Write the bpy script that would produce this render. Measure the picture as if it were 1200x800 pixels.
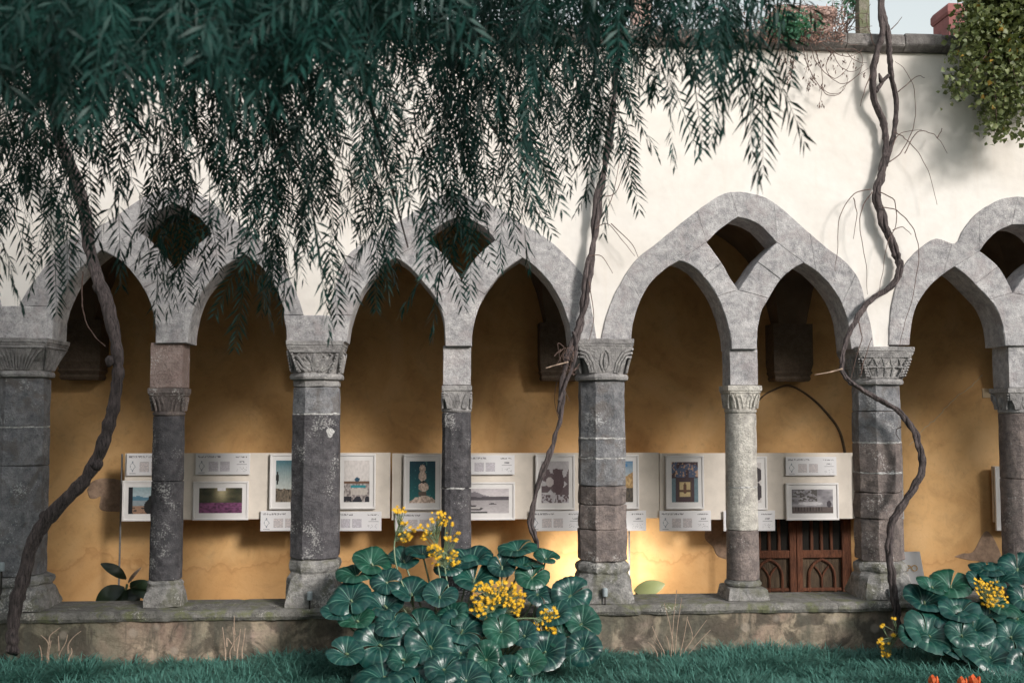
import bpy, math, random
import numpy as np
from mathutils import Vector, Matrix, Euler, noise

R = math.radians
rnd = random.Random(7)
for o in list(bpy.data.objects):
    bpy.data.objects.remove(o)
scene = bpy.context.scene
COL = scene.collection

# ------------------------------------------------------------------ camera
CAM = Vector((0.0, -9.6, 2.2))
YAW, PITCH, FPX = R(4.2), R(3.94), 1235.0
cam_d = bpy.data.cameras.new('camera')
cam_d.sensor_width = 36.0
cam_d.lens = 36.0 * FPX / 1200.0
cam_d.clip_end = 2000.0
cam_d.dof.use_dof = True
cam_d.dof.focus_distance = 9.7
cam_d.dof.aperture_fstop = 3.5
cam = bpy.data.objects.new('camera', cam_d)
cam.location = CAM
cam.rotation_euler = (R(90) + PITCH, 0, -YAW)
COL.objects.link(cam)
scene.camera = cam
CM = cam.rotation_euler.to_matrix()

# ------------------------------------------------------------------ world, sun, exposure
SUN_AZ, SUN_EL = R(36), R(24.5)          # to the right of the camera, behind it
sun_dir = Vector((math.sin(SUN_AZ) * math.cos(SUN_EL), -math.cos(SUN_AZ) * math.cos(SUN_EL), math.sin(SUN_EL)))
world = bpy.data.worlds.new('World')
scene.world = world
world.use_nodes = True
wn = world.node_tree
sky = wn.nodes.new('ShaderNodeTexSky')
sky.sky_type = 'NISHITA'
sky.sun_disc = False
sky.sun_elevation = SUN_EL
sky.sun_rotation = math.atan2(sun_dir.x, sun_dir.y)
sky.air_density = 2.0
sky.dust_density = 1.0
sky.ozone_density = 1.0
bg = wn.nodes['Background']
bg.inputs['Strength'].default_value = 0.15
hs = wn.nodes.new('ShaderNodeHueSaturation')       # thin bright overcast: the same pale sky all round
hs.inputs['Saturation'].default_value = 0.35
hs.inputs['Value'].default_value = 1.25
wn.links.new(sky.outputs[0], hs.inputs['Color'])
wn.links.new(hs.outputs[0], bg.inputs[0])
sun_d = bpy.data.lights.new('sun', 'SUN')
sun_d.energy = 2.75
sun_d.angle = R(11)
sun_d.color = (1.0, 0.95, 0.90)
sun_o = bpy.data.objects.new('sun', sun_d)
sun_o.rotation_euler = (-sun_dir).to_track_quat('-Z', 'Y').to_euler()
sun_o.location = sun_dir * 30
COL.objects.link(sun_o)
scene.view_settings.view_transform = 'Standard'
scene.view_settings.look = 'None'
scene.view_settings.gamma = 1.0
scene.view_settings.exposure = 0.24

# ------------------------------------------------------------------ pixel -> place
def P(px, py, Y):
    """photo pixel (1200x800) -> point on the vertical plane y = Y"""
    d = CM @ Vector(((px - 600.0) / FPX, -(py - 400.0) / FPX, -1.0))
    t = (Y - CAM.y) / d.y
    return CAM + d * t
def PZ(px, py, z):
    d = CM @ Vector(((px - 600.0) / FPX, -(py - 400.0) / FPX, -1.0))
    t = (z - CAM.z) / d.z
    return CAM + d * t
def mpp(px, Y):
    """metres per photo pixel on plane y = Y near column px"""
    return (P(px + 5, 485, Y).x - P(px - 5, 485, Y).x) / 10.0

# ------------------------------------------------------------------ materials
def mat(name):
    m = bpy.data.materials.new(name)
    m.use_nodes = True
    nt = m.node_tree
    return m, nt, nt.nodes['Principled BSDF']
def N(nt, typ, **kw):
    n = nt.nodes.new(typ)
    for k, v in kw.items():
        setattr(n, k, v)
    return n
def noise_n(nt, scale, detail=6, rough=0.55, vec=None, dist=0.0):
    n = N(nt, 'ShaderNodeTexNoise')
    n.inputs['Scale'].default_value = scale
    n.inputs['Detail'].default_value = detail
    n.inputs['Roughness'].default_value = rough
    n.inputs['Distortion'].default_value = dist
    if vec is not None:
        nt.links.new(vec, n.inputs['Vector'])
    return n
def ramp(nt, fac, stops):
    r = N(nt, 'ShaderNodeValToRGB')
    els = r.color_ramp.elements
    while len(els) > 1:
        els.remove(els[0])
    els[0].position = stops[0][0]
    els[0].color = tuple(stops[0][1]) + (1,) if len(stops[0][1]) == 3 else stops[0][1]
    for p, c in stops[1:]:
        e = els.new(p)
        e.color = tuple(c) + (1,)
    nt.links.new(fac, r.inputs[0])
    return r
def mixc(nt, fac, a, b, blend='MIX'):
    m = N(nt, 'ShaderNodeMix', data_type='RGBA', blend_type=blend)
    if isinstance(fac, (int, float)):
        m.inputs[0].default_value = fac
    else:
        nt.links.new(fac, m.inputs[0])
    for sock, v in ((m.inputs[6], a), (m.inputs[7], b)):
        if isinstance(v, tuple):
            sock.default_value = v + (1,) if len(v) == 3 else v
        else:
            nt.links.new(v, sock)
    return m.outputs[2]
def bump(nt, bsdf, height, strength=0.5, dist=0.01, prev=None):
    b = N(nt, 'ShaderNodeBump')
    b.inputs['Strength'].default_value = strength
    b.inputs['Distance'].default_value = dist
    nt.links.new(height, b.inputs['Height'])
    if prev is not None:
        nt.links.new(prev, b.inputs['Normal'])
    nt.links.new(b.outputs[0], bsdf.inputs['Normal'])
    return b.outputs[0]
def pos(nt):
    return N(nt, 'ShaderNodeNewGeometry').outputs['Position']
G3 = lambda v: (v, v, v)

def stone(name, c_lo, c_hi, speck=0.0, speck_col=(0.62, 0.6, 0.57), blotch=None, blotch_amt=0.0, bs=0.6, var=0.25):
    m, nt, b = mat(name)
    p = pos(nt)
    big = noise_n(nt, 3.2, 5, 0.6, p, 0.4)
    mid = noise_n(nt, 16, 6, 0.65, p)
    fine = noise_n(nt, 95, 4, 0.7, p)
    mx = N(nt, 'ShaderNodeMath', operation='MULTIPLY_ADD')
    nt.links.new(mid.outputs[0], mx.inputs[0]); mx.inputs[1].default_value = 0.6
    h2 = N(nt, 'ShaderNodeMath', operation='MULTIPLY'); nt.links.new(big.outputs[0], h2.inputs[0]); h2.inputs[1].default_value = 0.42
    nt.links.new(h2.outputs[0], mx.inputs[2])
    base = ramp(nt, mx.outputs[0], [(0.38, c_lo), (0.63, c_hi)]).outputs[0]
    # piece by piece variation
    oi = N(nt, 'ShaderNodeObjectInfo')
    vr = ramp(nt, oi.outputs['Random'], [(0, G3(1 - var)), (1, G3(1.0))])
    base = mixc(nt, 1.0, base, vr.outputs[0], 'MULTIPLY')
    f = ramp(nt, fine.outputs[0], [(0.30, G3(0.42)), (0.46, G3(0.92)), (0.7, G3(1.18))])
    base = mixc(nt, 0.8, base, f.outputs[0], 'MULTIPLY')
    pit = noise_n(nt, 34, 5, 0.72, p, 0.5)
    pr = ramp(nt, pit.outputs[0], [(0.30, G3(0.45)), (0.39, G3(1.0))])
    base = mixc(nt, 0.9, base, pr.outputs[0], 'MULTIPLY')
    if blotch:
        bn = noise_n(nt, 5.5, 7, 0.62, p, 0.6)
        br = ramp(nt, bn.outputs[0], [(0.5, G3(0)), (0.62, G3(blotch_amt))])
        base = mixc(nt, br.outputs[0], base, blotch)
    if speck > 0:
        sn = noise_n(nt, 62, 3, 0.6, p)
        sb = noise_n(nt, 4.0, 3, 0.5, p)
        ad = N(nt, 'ShaderNodeMath', operation='MULTIPLY_ADD')
        nt.links.new(sb.outputs[0], ad.inputs[0]); ad.inputs[1].default_value = 1.0
        nt.links.new(sn.outputs[0], ad.inputs[2])
        hf = N(nt, 'ShaderNodeMath', operation='MULTIPLY'); nt.links.new(ad.outputs[0], hf.inputs[0]); hf.inputs[1].default_value = 0.5
        t = 0.635 - speck * 0.065
        sr = ramp(nt, hf.outputs[0], [(t, G3(0)), (t + 0.03, G3(0.8))])
        base = mixc(nt, sr.outputs[0], base, speck_col)
    nt.links.new(base, b.inputs['Base Color'])
    b.inputs['Roughness'].default_value = 0.9
    n1 = bump(nt, b, mid.outputs[0], bs * 0.9, 0.03)
    n2 = bump(nt, b, pit.outputs[0], bs * 0.8, 0.015, n1)
    bump(nt, b, fine.outputs[0], bs, 0.008, n2)
    return m

M = {}
M['arch_stone'] = stone('arch_stone', (0.25, 0.245, 0.255), (0.58, 0.56, 0.56), 0.4, (0.6, 0.58, 0.56), (0.33, 0.29, 0.29), 0.5, var=0.14)
M['grey_shaft'] = stone('grey_shaft', (0.14, 0.145, 0.16), (0.36, 0.355, 0.365), 0.6, (0.5, 0.5, 0.5), (0.15, 0.13, 0.12), 0.7, 0.9, var=0.2)
M['brown_shaft'] = stone('brown_shaft', (0.15, 0.125, 0.12), (0.40, 0.325, 0.295), 0.7, (0.5, 0.47, 0.45), (0.15, 0.125, 0.12), 0.75, 1.0, var=0.3)
M['dark_shaft'] = stone('dark_shaft', (0.05, 0.047, 0.053), (0.155, 0.145, 0.155), 0.85, (0.42, 0.41, 0.4), (0.06, 0.06, 0.065), 0.5, 0.9, var=0.15)
M['pale_shaft'] = stone('pale_shaft', (0.44, 0.41, 0.37), (0.80, 0.76, 0.69), 0.5, (0.7, 0.67, 0.6), (0.24, 0.22, 0.21), 0.5, 0.9, var=0.12)
M['pink_stone'] = stone('pink_stone', (0.26, 0.19, 0.17), (0.42, 0.33, 0.30), 0.5, (0.6, 0.55, 0.52), (0.3, 0.2, 0.18), 0.4, 0.9)
M['capital'] = stone('capital', (0.22, 0.21, 0.21), (0.46, 0.44, 0.43), 0.4, (0.55, 0.53, 0.5), (0.17, 0.16, 0.16), 0.5, 0.8, var=0.12)
M['base_stone'] = stone('base_stone', (0.17, 0.17, 0.165), (0.47, 0.45, 0.43), 0.9, (0.58, 0.56, 0.52), (0.15, 0.15, 0.10), 0.75, 1.0, var=0.15)
M['coping'] = stone('coping', (0.15, 0.135, 0.13), (0.34, 0.315, 0.3), 0.3, (0.45, 0.43, 0.4), (0.09, 0.085, 0.075), 0.6, 0.8)

def plaster_white():
    m, nt, b = mat('white_plaster')
    p = pos(nt)
    n1 = noise_n(nt, 0.9, 5, 0.6, p, 0.5)
    n2 = noise_n(nt, 7, 6, 0.6, p)
    c = ramp(nt, n1.outputs[0], [(0.3, (0.70, 0.65, 0.595)), (0.6, (0.77, 0.735, 0.695)), (0.8, (0.76, 0.705, 0.64))]).outputs[0]
    c2 = ramp(nt, n2.outputs[0], [(0.3, G3(0.93)), (0.6, G3(1.0))]).outputs[0]
    c = mixc(nt, 1.0, c, c2, 'MULTIPLY')
    # faint vertical run marks below the coping
    mp = N(nt, 'ShaderNodeMapping'); mp.inputs['Scale'].default_value = (9, 1, 0.7)
    nt.links.new(p, mp.inputs[0])
    n3 = noise_n(nt, 1.0, 4, 0.6, mp.outputs[0])
    r3 = ramp(nt, n3.outputs[0], [(0.58, G3(0)), (0.75, G3(0.22))]).outputs[0]
    c = mixc(nt, r3, c, (0.62, 0.52, 0.42))
    nt.links.new(c, b.inputs['Base Color'])
    b.inputs['Roughness'].default_value = 0.93
    n4 = noise_n(nt, 3.0, 3, 0.5, p)
    nn = bump(nt, b, n4.outputs[0], 0.25, 0.05)
    bump(nt, b, n2.outputs[0], 0.25, 0.01, nn)
    return m
M['white_plaster'] = plaster_white()

def ochre():
    m, nt, b = mat('ochre_plaster')
    p = pos(nt)
    n1 = noise_n(nt, 1.1, 6, 0.62, p, 0.8)
    n2 = noise_n(nt, 4.5, 7, 0.65, p, 0.5)
    n3 = noise_n(nt, 26, 4, 0.6, p)
    c = ramp(nt, n1.outputs[0], [(0.26, (0.50, 0.275, 0.105)), (0.5, (0.64, 0.385, 0.165)), (0.74, (0.70, 0.46, 0.23))]).outputs[0]
    st = ramp(nt, n2.outputs[0], [(0.32, G3(0.82)), (0.5, G3(1.0)), (0.7, (1.04, 1.05, 1.08))]).outputs[0]
    c = mixc(nt, 0.85, c, st, 'MULTIPLY')
    dk = ramp(nt, n3.outputs[0], [(0.27, G3(0.78)), (0.42, G3(1))]).outputs[0]
    c = mixc(nt, 0.6, c, dk, 'MULTIPLY')
    # damp tide lines low on the wall
    sx = N(nt, 'ShaderNodeSeparateXYZ'); nt.links.new(p, sx.inputs[0])
    wv = noise_n(nt, 1.7, 4, 0.6, p)
    ad = N(nt, 'ShaderNodeMath', operation='MULTIPLY_ADD'); nt.links.new(wv.outputs[0], ad.inputs[0]); ad.inputs[1].default_value = -0.9
    nt.links.new(sx.outputs[2], ad.inputs[2])
    tl = ramp(nt, ad.outputs[0], [(0.0, G3(0.0)), (0.045, G3(0.4)), (0.06, G3(0.0))]).outputs[0]
    c = mixc(nt, tl, c, (0.30, 0.14, 0.05))
    low = ramp(nt, ad.outputs[0], [(-0.0, G3(0.35)), (0.25, G3(0.0))]).outputs[0]
    c = mixc(nt, low, c, (0.56, 0.28, 0.10))
    nt.links.new(c, b.inputs['Base Color'])
    b.inputs['Roughness'].default_value = 0.9
    bump(nt, b, n2.outputs[0], 0.3, 0.02)
    return m
M['ochre'] = ochre()

def parapet_mat():
    m, nt, b = mat('stained_render')
    p = pos(nt)
    n1 = noise_n(nt, 1.8, 6, 0.6, p, 0.6)
    n2 = noise_n(nt, 5.0, 6, 0.65, p, 0.8)
    n3 = noise_n(nt, 30, 5, 0.65, p)
    mp = N(nt, 'ShaderNodeMapping'); mp.inputs['Location'].default_value = (7.3, 2.2, 4.1)
    nt.links.new(p, mp.inputs[0])
    n4 = noise_n(nt, 3.1, 5, 0.6, mp.outputs[0], 1.0)
    c = ramp(nt, n1.outputs[0], [(0.3, (0.21, 0.145, 0.115)), (0.45, (0.35, 0.265, 0.20)), (0.57, (0.50, 0.395, 0.29)), (0.72, (0.43, 0.30, 0.265))]).outputs[0]
    big = noise_n(nt, 0.9, 4, 0.55, mp.outputs[0], 0.6)
    gr = ramp(nt, big.outputs[0], [(0.42, G3(0)), (0.56, G3(0.8))]).outputs[0]
    c = mixc(nt, gr, c, (0.19, 0.185, 0.135))
    bk = ramp(nt, n4.outputs[0], [(0.49, G3(0)), (0.57, G3(0.72)), (0.7, G3(0.85))]).outputs[0]
    c = mixc(nt, bk, c, (0.06, 0.05, 0.04))
    rim = ramp(nt, n1.outputs[0], [(0.46, G3(0)), (0.475, G3(0.4)), (0.485, G3(0.4)), (0.52, G3(0))]).outputs[0]
    c = mixc(nt, rim, c, (0.10, 0.085, 0.06))
    drip = N(nt, 'ShaderNodeMapping'); drip.inputs['Scale'].default_value = (5.5, 1.0, 0.9)
    nt.links.new(p, drip.inputs[0])
    nd = noise_n(nt, 1.0, 4, 0.6, drip.outputs[0], 0.3)
    dr = ramp(nt, nd.outputs[0], [(0.5, G3(0)), (0.6, G3(0.7))]).outputs[0]
    c = mixc(nt, dr, c, (0.10, 0.095, 0.075))
    f = ramp(nt, n3.outputs[0], [(0.3, G3(0.6)), (0.55, G3(1.0))]).outputs[0]
    c = mixc(nt, 0.8, c, f, 'MULTIPLY')
    # pale lichen spots
    v = N(nt, 'ShaderNodeTexVoronoi'); v.inputs['Scale'].default_value = 4.0
    nt.links.new(p, v.inputs['Vector'])
    vr = ramp(nt, v.outputs['Distance'], [(0.12, G3(0.45)), (0.2, G3(0.0))]).outputs[0]
    c = mixc(nt, vr, c, (0.42, 0.36, 0.3))
    nt.links.new(c, b.inputs['Base Color'])
    b.inputs['Roughness'].default_value = 0.92
    nn = bump(nt, b, n2.outputs[0], 0.5, 0.03)
    bump(nt, b, n3.outputs[0], 0.5, 0.01, nn)
    return m
M['parapet'] = parapet_mat()
M['ledge'] = stone('ledge_stone', (0.15, 0.145, 0.13), (0.34, 0.325, 0.3), 0.5, (0.5, 0.47, 0.42), (0.16, 0.17, 0.08), 0.8, 0.9)

def simple(name, col, rough=0.6, metallic=0.0, nscale=None, namt=0.25, bmp=0.0, coat=0.0):
    m, nt, b = mat(name)
    b.inputs['Base Color'].default_value = tuple(col) + (1,)
    b.inputs['Roughness'].default_value = rough
    b.inputs['Metallic'].default_value = metallic
    if coat:
        b.inputs['Coat Weight'].default_value = coat
    if nscale:
        p = pos(nt)
        n = noise_n(nt, nscale, 5, 0.6, p)
        r = ramp(nt, n.outputs[0], [(0.3, G3(1 - namt)), (0.65, G3(1.0 + namt * 0.4))]).outputs[0]
        c = mixc(nt, 1.0, tuple(col), r, 'MULTIPLY')
        nt.links.new(c, b.inputs['Base Color'])
        if bmp:
            bump(nt, b, n.outputs[0], bmp, 0.01)
    return m
def bark_mat(name, lo, hi, zs=1.5, sc=28):
    m, nt, b = mat(name)
    p = pos(nt)
    mp = N(nt, 'ShaderNodeMapping'); mp.inputs['Scale'].default_value = (1, 1, 0.16)
    nt.links.new(p, mp.inputs[0])
    n = noise_n(nt, sc * 2.2, 6, 0.7, mp.outputs[0], 0.6)
    n2 = noise_n(nt, 6, 4, 0.6, p)
    c = ramp(nt, n.outputs[0], [(0.35, lo), (0.62, hi)]).outputs[0]
    c = mixc(nt, 0.7, c, ramp(nt, n2.outputs[0], [(0.3, G3(0.6)), (0.65, G3(1.15))]).outputs[0], 'MULTIPLY')
    nt.links.new(c, b.inputs['Base Color'])
    b.inputs['Roughness'].default_value = 0.88
    bump(nt, b, n.outputs[0], 1.0, 0.02)
    return m
M['bark'] = bark_mat('vine_bark', (0.022, 0.017, 0.018), (0.15, 0.118, 0.115))
M['tree_bark'] = bark_mat('tree_bark', (0.03, 0.025, 0.022), (0.13, 0.1, 0.085))
M['twig'] = simple('dry_twig', (0.14, 0.09, 0.075), 0.85, nscale=40, namt=0.4)
M['pale_twig'] = simple('pale_dry_twig', (0.42, 0.31, 0.235), 0.85, nscale=40, namt=0.4)
M['dry_leaf'] = simple('dry_leaf', (0.10, 0.05, 0.035), 0.85, nscale=30, namt=0.4)

def leaf_mat(name, lo, hi, rough=0.45, trans=0.25, tcol=None, scale=6.0, coat=0.0, spec=0.5):
    m, nt, b = mat(name)
    oi = N(nt, 'ShaderNodeObjectInfo')
    p = pos(nt)
    n = noise_n(nt, scale, 3, 0.5, p)
    ad = N(nt, 'ShaderNodeMath', operation='MULTIPLY_ADD')
    nt.links.new(oi.outputs['Random'], ad.inputs[0]); ad.inputs[1].default_value = 0.25
    nt.links.new(n.outputs[0], ad.inputs[2])
    c = ramp(nt, ad.outputs[0], [(0.38, lo), (0.85, hi)]).outputs[0]
    nt.links.new(c, b.inputs['Base Color'])
    b.inputs['Roughness'].default_value = rough
    b.inputs['Specular IOR Level'].default_value = spec
    if coat:
        b.inputs['Coat Weight'].default_value = coat
    if trans:
        t = N(nt, 'ShaderNodeBsdfTranslucent')
        t.inputs[0].default_value = tuple(tcol or hi) + (1,)
        mx = N(nt, 'ShaderNodeMixShader'); mx.inputs[0].default_value = trans
        nt.links.new(b.outputs[0], mx.inputs[1]); nt.links.new(t.outputs[0], mx.inputs[2])
        out = nt.nodes['Material Output']
        nt.links.new(mx.outputs[0], out.inputs[0])
    return m
M['pepper'] = leaf_mat('pepper_leaf', (0.002, 0.013, 0.012), (0.016, 0.072, 0.060), 0.48, 0.10, (0.03, 0.09, 0.035), 5.0, 0.0, 0.25)
M['grass'] = leaf_mat('mondo_grass', (0.02, 0.08, 0.066), (0.12, 0.30, 0.245), 0.42, 0.2, None, 24.0)
M['shrub'] = leaf_mat('shrub_leaf', (0.07, 0.10, 0.035), (0.24, 0.26, 0.10), 0.5, 0.2, (0.2, 0.25, 0.06), 16.0)
M['climber'] = leaf_mat('climber_leaf', (0.04, 0.13, 0.08), (0.12, 0.30, 0.20), 0.5, 0.2, (0.1, 0.3, 0.1), 16.0)
M['rubber'] = leaf_mat('rubber_leaf', (0.012, 0.022, 0.012), (0.03, 0.05, 0.025), 0.3, 0.05, (0.08, 0.06, 0.02), 6.0)
M['pale_leaf'] = leaf_mat('pale_leaf', (0.36, 0.42, 0.18), (0.50, 0.54, 0.26), 0.4, 0.1, (0.5, 0.5, 0.2), 6.0)
M['stem'] = simple('green_stem', (0.16, 0.22, 0.12), 0.5, nscale=20)
M['yellow'] = simple('yellow_petal', (0.80, 0.46, 0.015), 0.6, nscale=60, namt=0.3)
M['orange'] = simple('orange_petal', (0.75, 0.16, 0.05), 0.5, nscale=30, namt=0.3)

def lig_mat():
    m, nt, b = mat('round_leaf')
    at = N(nt, 'ShaderNodeAttribute'); at.attribute_name = 'vein'
    oi = N(nt, 'ShaderNodeObjectInfo')
    p = pos(nt)
    n = noise_n(nt, 9, 4, 0.55, p)
    c = ramp(nt, n.outputs[0], [(0.3, (0.0045, 0.030, 0.028)), (0.7, (0.013, 0.078, 0.065))]).outputs[0]
    v2 = ramp(nt, oi.outputs['Random'], [(0, (0.65, 0.75, 0.8)), (0.6, (1.0, 1.0, 1.0)), (1, (1.25, 1.25, 0.85))]).outputs[0]
    c = mixc(nt, 1.0, c, v2, 'MULTIPLY')
    c = mixc(nt, at.outputs['Fac'], c, (0.16, 0.32, 0.24))
    nt.links.new(c, b.inputs['Base Color'])
    b.inputs['Roughness'].default_value = 0.32
    b.inputs['Specular IOR Level'].default_value = 0.45
    n2 = noise_n(nt, 45, 3, 0.5, p)
    bump(nt, b, n2.outputs[0], 0.2, 0.01)
    return m
M['lig'] = lig_mat()
M['soil'] = simple('soil', (0.05, 0.042, 0.035), 0.95, nscale=12, namt=0.5, bmp=0.6)
M['floor'] = simple('dark_paving', (0.10, 0.085, 0.075), 0.8, nscale=5, namt=0.3)
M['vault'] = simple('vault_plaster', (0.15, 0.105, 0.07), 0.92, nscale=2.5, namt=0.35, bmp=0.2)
M['corbel'] = stone('corbel_stone', (0.11, 0.08, 0.055), (0.19, 0.14, 0.10), 0.0)
M['fabric'] = simple('cream_board', (0.70, 0.635, 0.56), 0.85, nscale=7, namt=0.10, bmp=0.15)
M['white_frame'] = simple('white_frame', (0.78, 0.76, 0.75), 0.5, nscale=10, namt=0.05)
M['card'] = simple('white_card', (0.78, 0.77, 0.78), 0.6, nscale=10, namt=0.04)
M['metal'] = simple('grey_metal', (0.25, 0.25, 0.25), 0.45, 0.6, nscale=30)
M['grey_box'] = simple('grey_plastic', (0.33, 0.38, 0.40), 0.6, nscale=30, namt=0.15)
M['dark_metal'] = simple('dark_metal', (0.03, 0.028, 0.025), 0.5, 0.3, nscale=30)
M['wood'] = bark_mat('door_wood', (0.075, 0.026, 0.012), (0.17, 0.062, 0.03), sc=18)
M['door_panel'] = bark_mat('door_panel_wood', (0.05, 0.032, 0.02), (0.11, 0.075, 0.045), sc=14)
M['door_glass'] = simple('dark_glass', (0.02, 0.018, 0.016), 0.2)
M['mortar'] = simple('bare_mortar', (0.35, 0.24, 0.17), 0.95, nscale=14, namt=0.4, bmp=0.6)
M['pale_plate'] = simple('pale_plate', (0.55, 0.42, 0.27), 0.7, nscale=20, namt=0.1)
M['pink_wall'] = simple('pink_render', (0.36, 0.255, 0.225), 0.9, nscale=6, namt=0.3, bmp=0.3)
M['terracotta'] = simple('terracotta', (0.27, 0.10, 0.095), 0.85, nscale=9, namt=0.3)
M['mossy_post'] = stone('mossy_post', (0.11, 0.1, 0.075), (0.26, 0.24, 0.19), 0.3, (0.4, 0.4, 0.35), (0.12, 0.15, 0.06), 0.6)
M['sign_ink'] = simple('pale_orange_ink', (0.62, 0.36, 0.10), 0.6)
M['blotch'] = simple('lime_splash', (0.5, 0.49, 0.48), 0.9, nscale=60, namt=0.6)

def print_mat():
    m, nt, b = mat('printed_paper')
    at = N(nt, 'ShaderNodeAttribute'); at.attribute_name = 'print'
    nt.links.new(at.outputs['Color'], b.inputs['Base Color'])
    b.inputs['Roughness'].default_value = 0.45
    return m
M['print'] = print_mat()

# ------------------------------------------------------------------ mesh helpers
def thing(name, label, cat, loc=(0, 0, 0), group=None):
    o = bpy.data.objects.new(name, None)
    o.empty_display_size = 0.1
    COL.objects.link(o)
    o.location = loc
    o['label'] = label; o['category'] = cat
    if group: o['group'] = group
    return o
def tag(o, label, cat, group=None):
    o['label'] = label; o['category'] = cat
    if group: o['group'] = group
    return o
class MB:
    def __init__(s):
        s.v = []; s.f = []
    def add(s, verts, faces):
        k = len(s.v)
        s.v += [tuple(p) for p in verts]
        s.f += [tuple(i + k for i in f) for f in faces]
    def box(s, x0, x1, y0, y1, z0, z1):
        s.add([(x0, y0, z0), (x1, y0, z0), (x1, y1, z0), (x0, y1, z0), (x0, y0, z1), (x1, y0, z1), (x1, y1, z1), (x0, y1, z1)],
              [(0, 3, 2, 1), (4, 5, 6, 7), (0, 1, 5, 4), (1, 2, 6, 5), (2, 3, 7, 6), (3, 0, 4, 7)])
    def bbox(s, x0, x1, y0, y1, z0, z1, b=0.006):
        """box with chamfered front (low y) edges and top"""
        s.add([(x0, y1, z0), (x1, y1, z0), (x1, y1, z1), (x0, y1, z1),
               (x0, y0 + b, z0), (x1, y0 + b, z0), (x1, y0 + b, z1), (x0, y0 + b, z1),
               (x0 + b, y0, z0 + b), (x1 - b, y0, z0 + b), (x1 - b, y0, z1 - b), (x0 + b, y0, z1 - b)],
              [(0, 3, 2, 1), (0, 1, 5, 4), (1, 2, 6, 5), (2, 3, 7, 6), (3, 0, 4, 7), (4, 5, 9, 8), (5, 6, 10, 9), (6, 7, 11, 10), (7, 4, 8, 11), (8, 9, 10, 11)])
    def tube(s, pts, rad, n=8, cap=True, flute=0.0):
        pts = [Vector(p) for p in pts]
        if isinstance(rad, (int, float)): rad = [rad] * len(pts)
        k = len(s.v)
        up = Vector((0.13, 0.97, 0.2))
        for i, p in enumerate(pts):
            a = pts[max(i - 1, 0)]; c = pts[min(i + 1, len(pts) - 1)]
            t = (c - a)
            if t.length < 1e-9: t = Vector((0, 0, 1))
            t.normalize()
            u = up - t * up.dot(t)
            if u.length < 1e-3: u = Vector((1, 0, 0)) - t * t.x
            u.normalize(); w = t.cross(u)
            for j in range(n):
                a_ = 2 * math.pi * j / n
                fl = 1 + flute * (math.cos(3 * a_ + i * 0.11) + 0.6 * math.cos(5 * a_ - i * 0.17 + 1)) if flute else 1.0
                q = p + (u * math.cos(a_) + w * math.sin(a_)) * rad[i] * fl
                s.v.append(tuple(q))
        for i in range(len(pts) - 1):
            for j in range(n):
                j2 = (j + 1) % n
                s.f.append((k + i * n + j, k + i * n + j2, k + (i + 1) * n + j2, k + (i + 1) * n + j))
        if cap:
            s.f.append(tuple(k + j for j in range(n))[::-1])
            s.f.append(tuple(k + (len(pts) - 1) * n + j for j in range(n)))
    def loft(s, rings, cap=True):
        k = len(s.v); n = len(rings[0])
        for r in rings: s.v += [tuple(p) for p in r]
        for i in range(len(rings) - 1):
            for j in range(n):
                j2 = (j + 1) % n
                s.f.append((k + i * n + j, k + i * n + j2, k + (i + 1) * n + j2, k + (i + 1) * n + j))
        if cap:
            s.f.append(tuple(k + j for j in range(n))[::-1])
            s.f.append(tuple(k + (len(rings) - 1) * n + j for j in range(n)))
    def mesh(s, name, m, off=(0, 0, 0), smooth=False):
        me = bpy.data.meshes.new(name)
        off = Vector(off)
        me.from_pydata([(v[0] - off.x, v[1] - off.y, v[2] - off.z) for v in s.v], [], s.f)
        if m is not None: me.materials.append(m)
        if smooth:
            me.polygons.foreach_set('use_smooth', [True] * len(me.polygons))
        me.update()
        return me
    def build(s, name, m, root=None, parent=None, smooth=False):
        """verts are in world coordinates; root is the thing they belong to"""
        off = root.location if root is not None else (0, 0, 0)
        me = s.mesh(name, m, off, smooth)
        o = bpy.data.objects.new(name, me)
        COL.objects.link(o)
        p = parent if parent is not None else root
        if p is not None: o.parent = p
        return o
def at_base(mb, name, m, loc, smooth=False):
    """single-mesh thing with its origin at loc"""
    me = mb.mesh(name, m, loc, smooth)
    o = bpy.data.objects.new(name, me); COL.objects.link(o)
    o.location = loc
    return o
def structure(o):
    o['kind'] = 'structure'
    return o
def catmull(pts, n=6):
    """smooth polyline through tuples of any length"""
    pts = [np.array(p, float) for p in pts]
    out = []
    for i in range(len(pts) - 1):
        p0 = pts[max(i - 1, 0)]; p1 = pts[i]; p2 = pts[i + 1]; p3 = pts[min(i + 2, len(pts) - 1)]
        for k in range(n):
            t = k / n
            out.append(0.5 * ((2 * p1) + (p2 - p0) * t + (2 * p0 - 5 * p1 + 4 * p2 - p3) * t * t + (3 * p1 - p0 - 3 * p2 + p3) * t ** 3))
    out.append(pts[-1])
    return out
def jit(p, amp, sc=9.0, seed=0.0):
    q = Vector((p[0] * sc + seed, p[1] * sc, p[2] * sc))
    v = noise.noise_vector(q)
    return (p[0] + v.x * amp, p[1] + v.y * amp, p[2] + v.z * amp)

# ------------------------------------------------------------------ the setting
GZ = 0.03
mb = MB()
nx, ny = 60, 40
gx = np.linspace(-40, 40, nx); gy = np.concatenate([np.linspace(-40, -4, 14), np.linspace(-3.6, 0.0, ny - 14)])
vs = [(x, y, GZ + 0.02 * noise.noise(Vector((x * 1.3, y * 1.3, 0))) - 0.02) for y in gy for x in gx]
fs = [(j * nx + i, j * nx + i + 1, (j + 1) * nx + i + 1, (j + 1) * nx + i) for j in range(len(gy) - 1) for i in range(nx - 1)]
mb.add(vs, fs)
structure(mb.build('ground', M['soil'], smooth=True))

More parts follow.
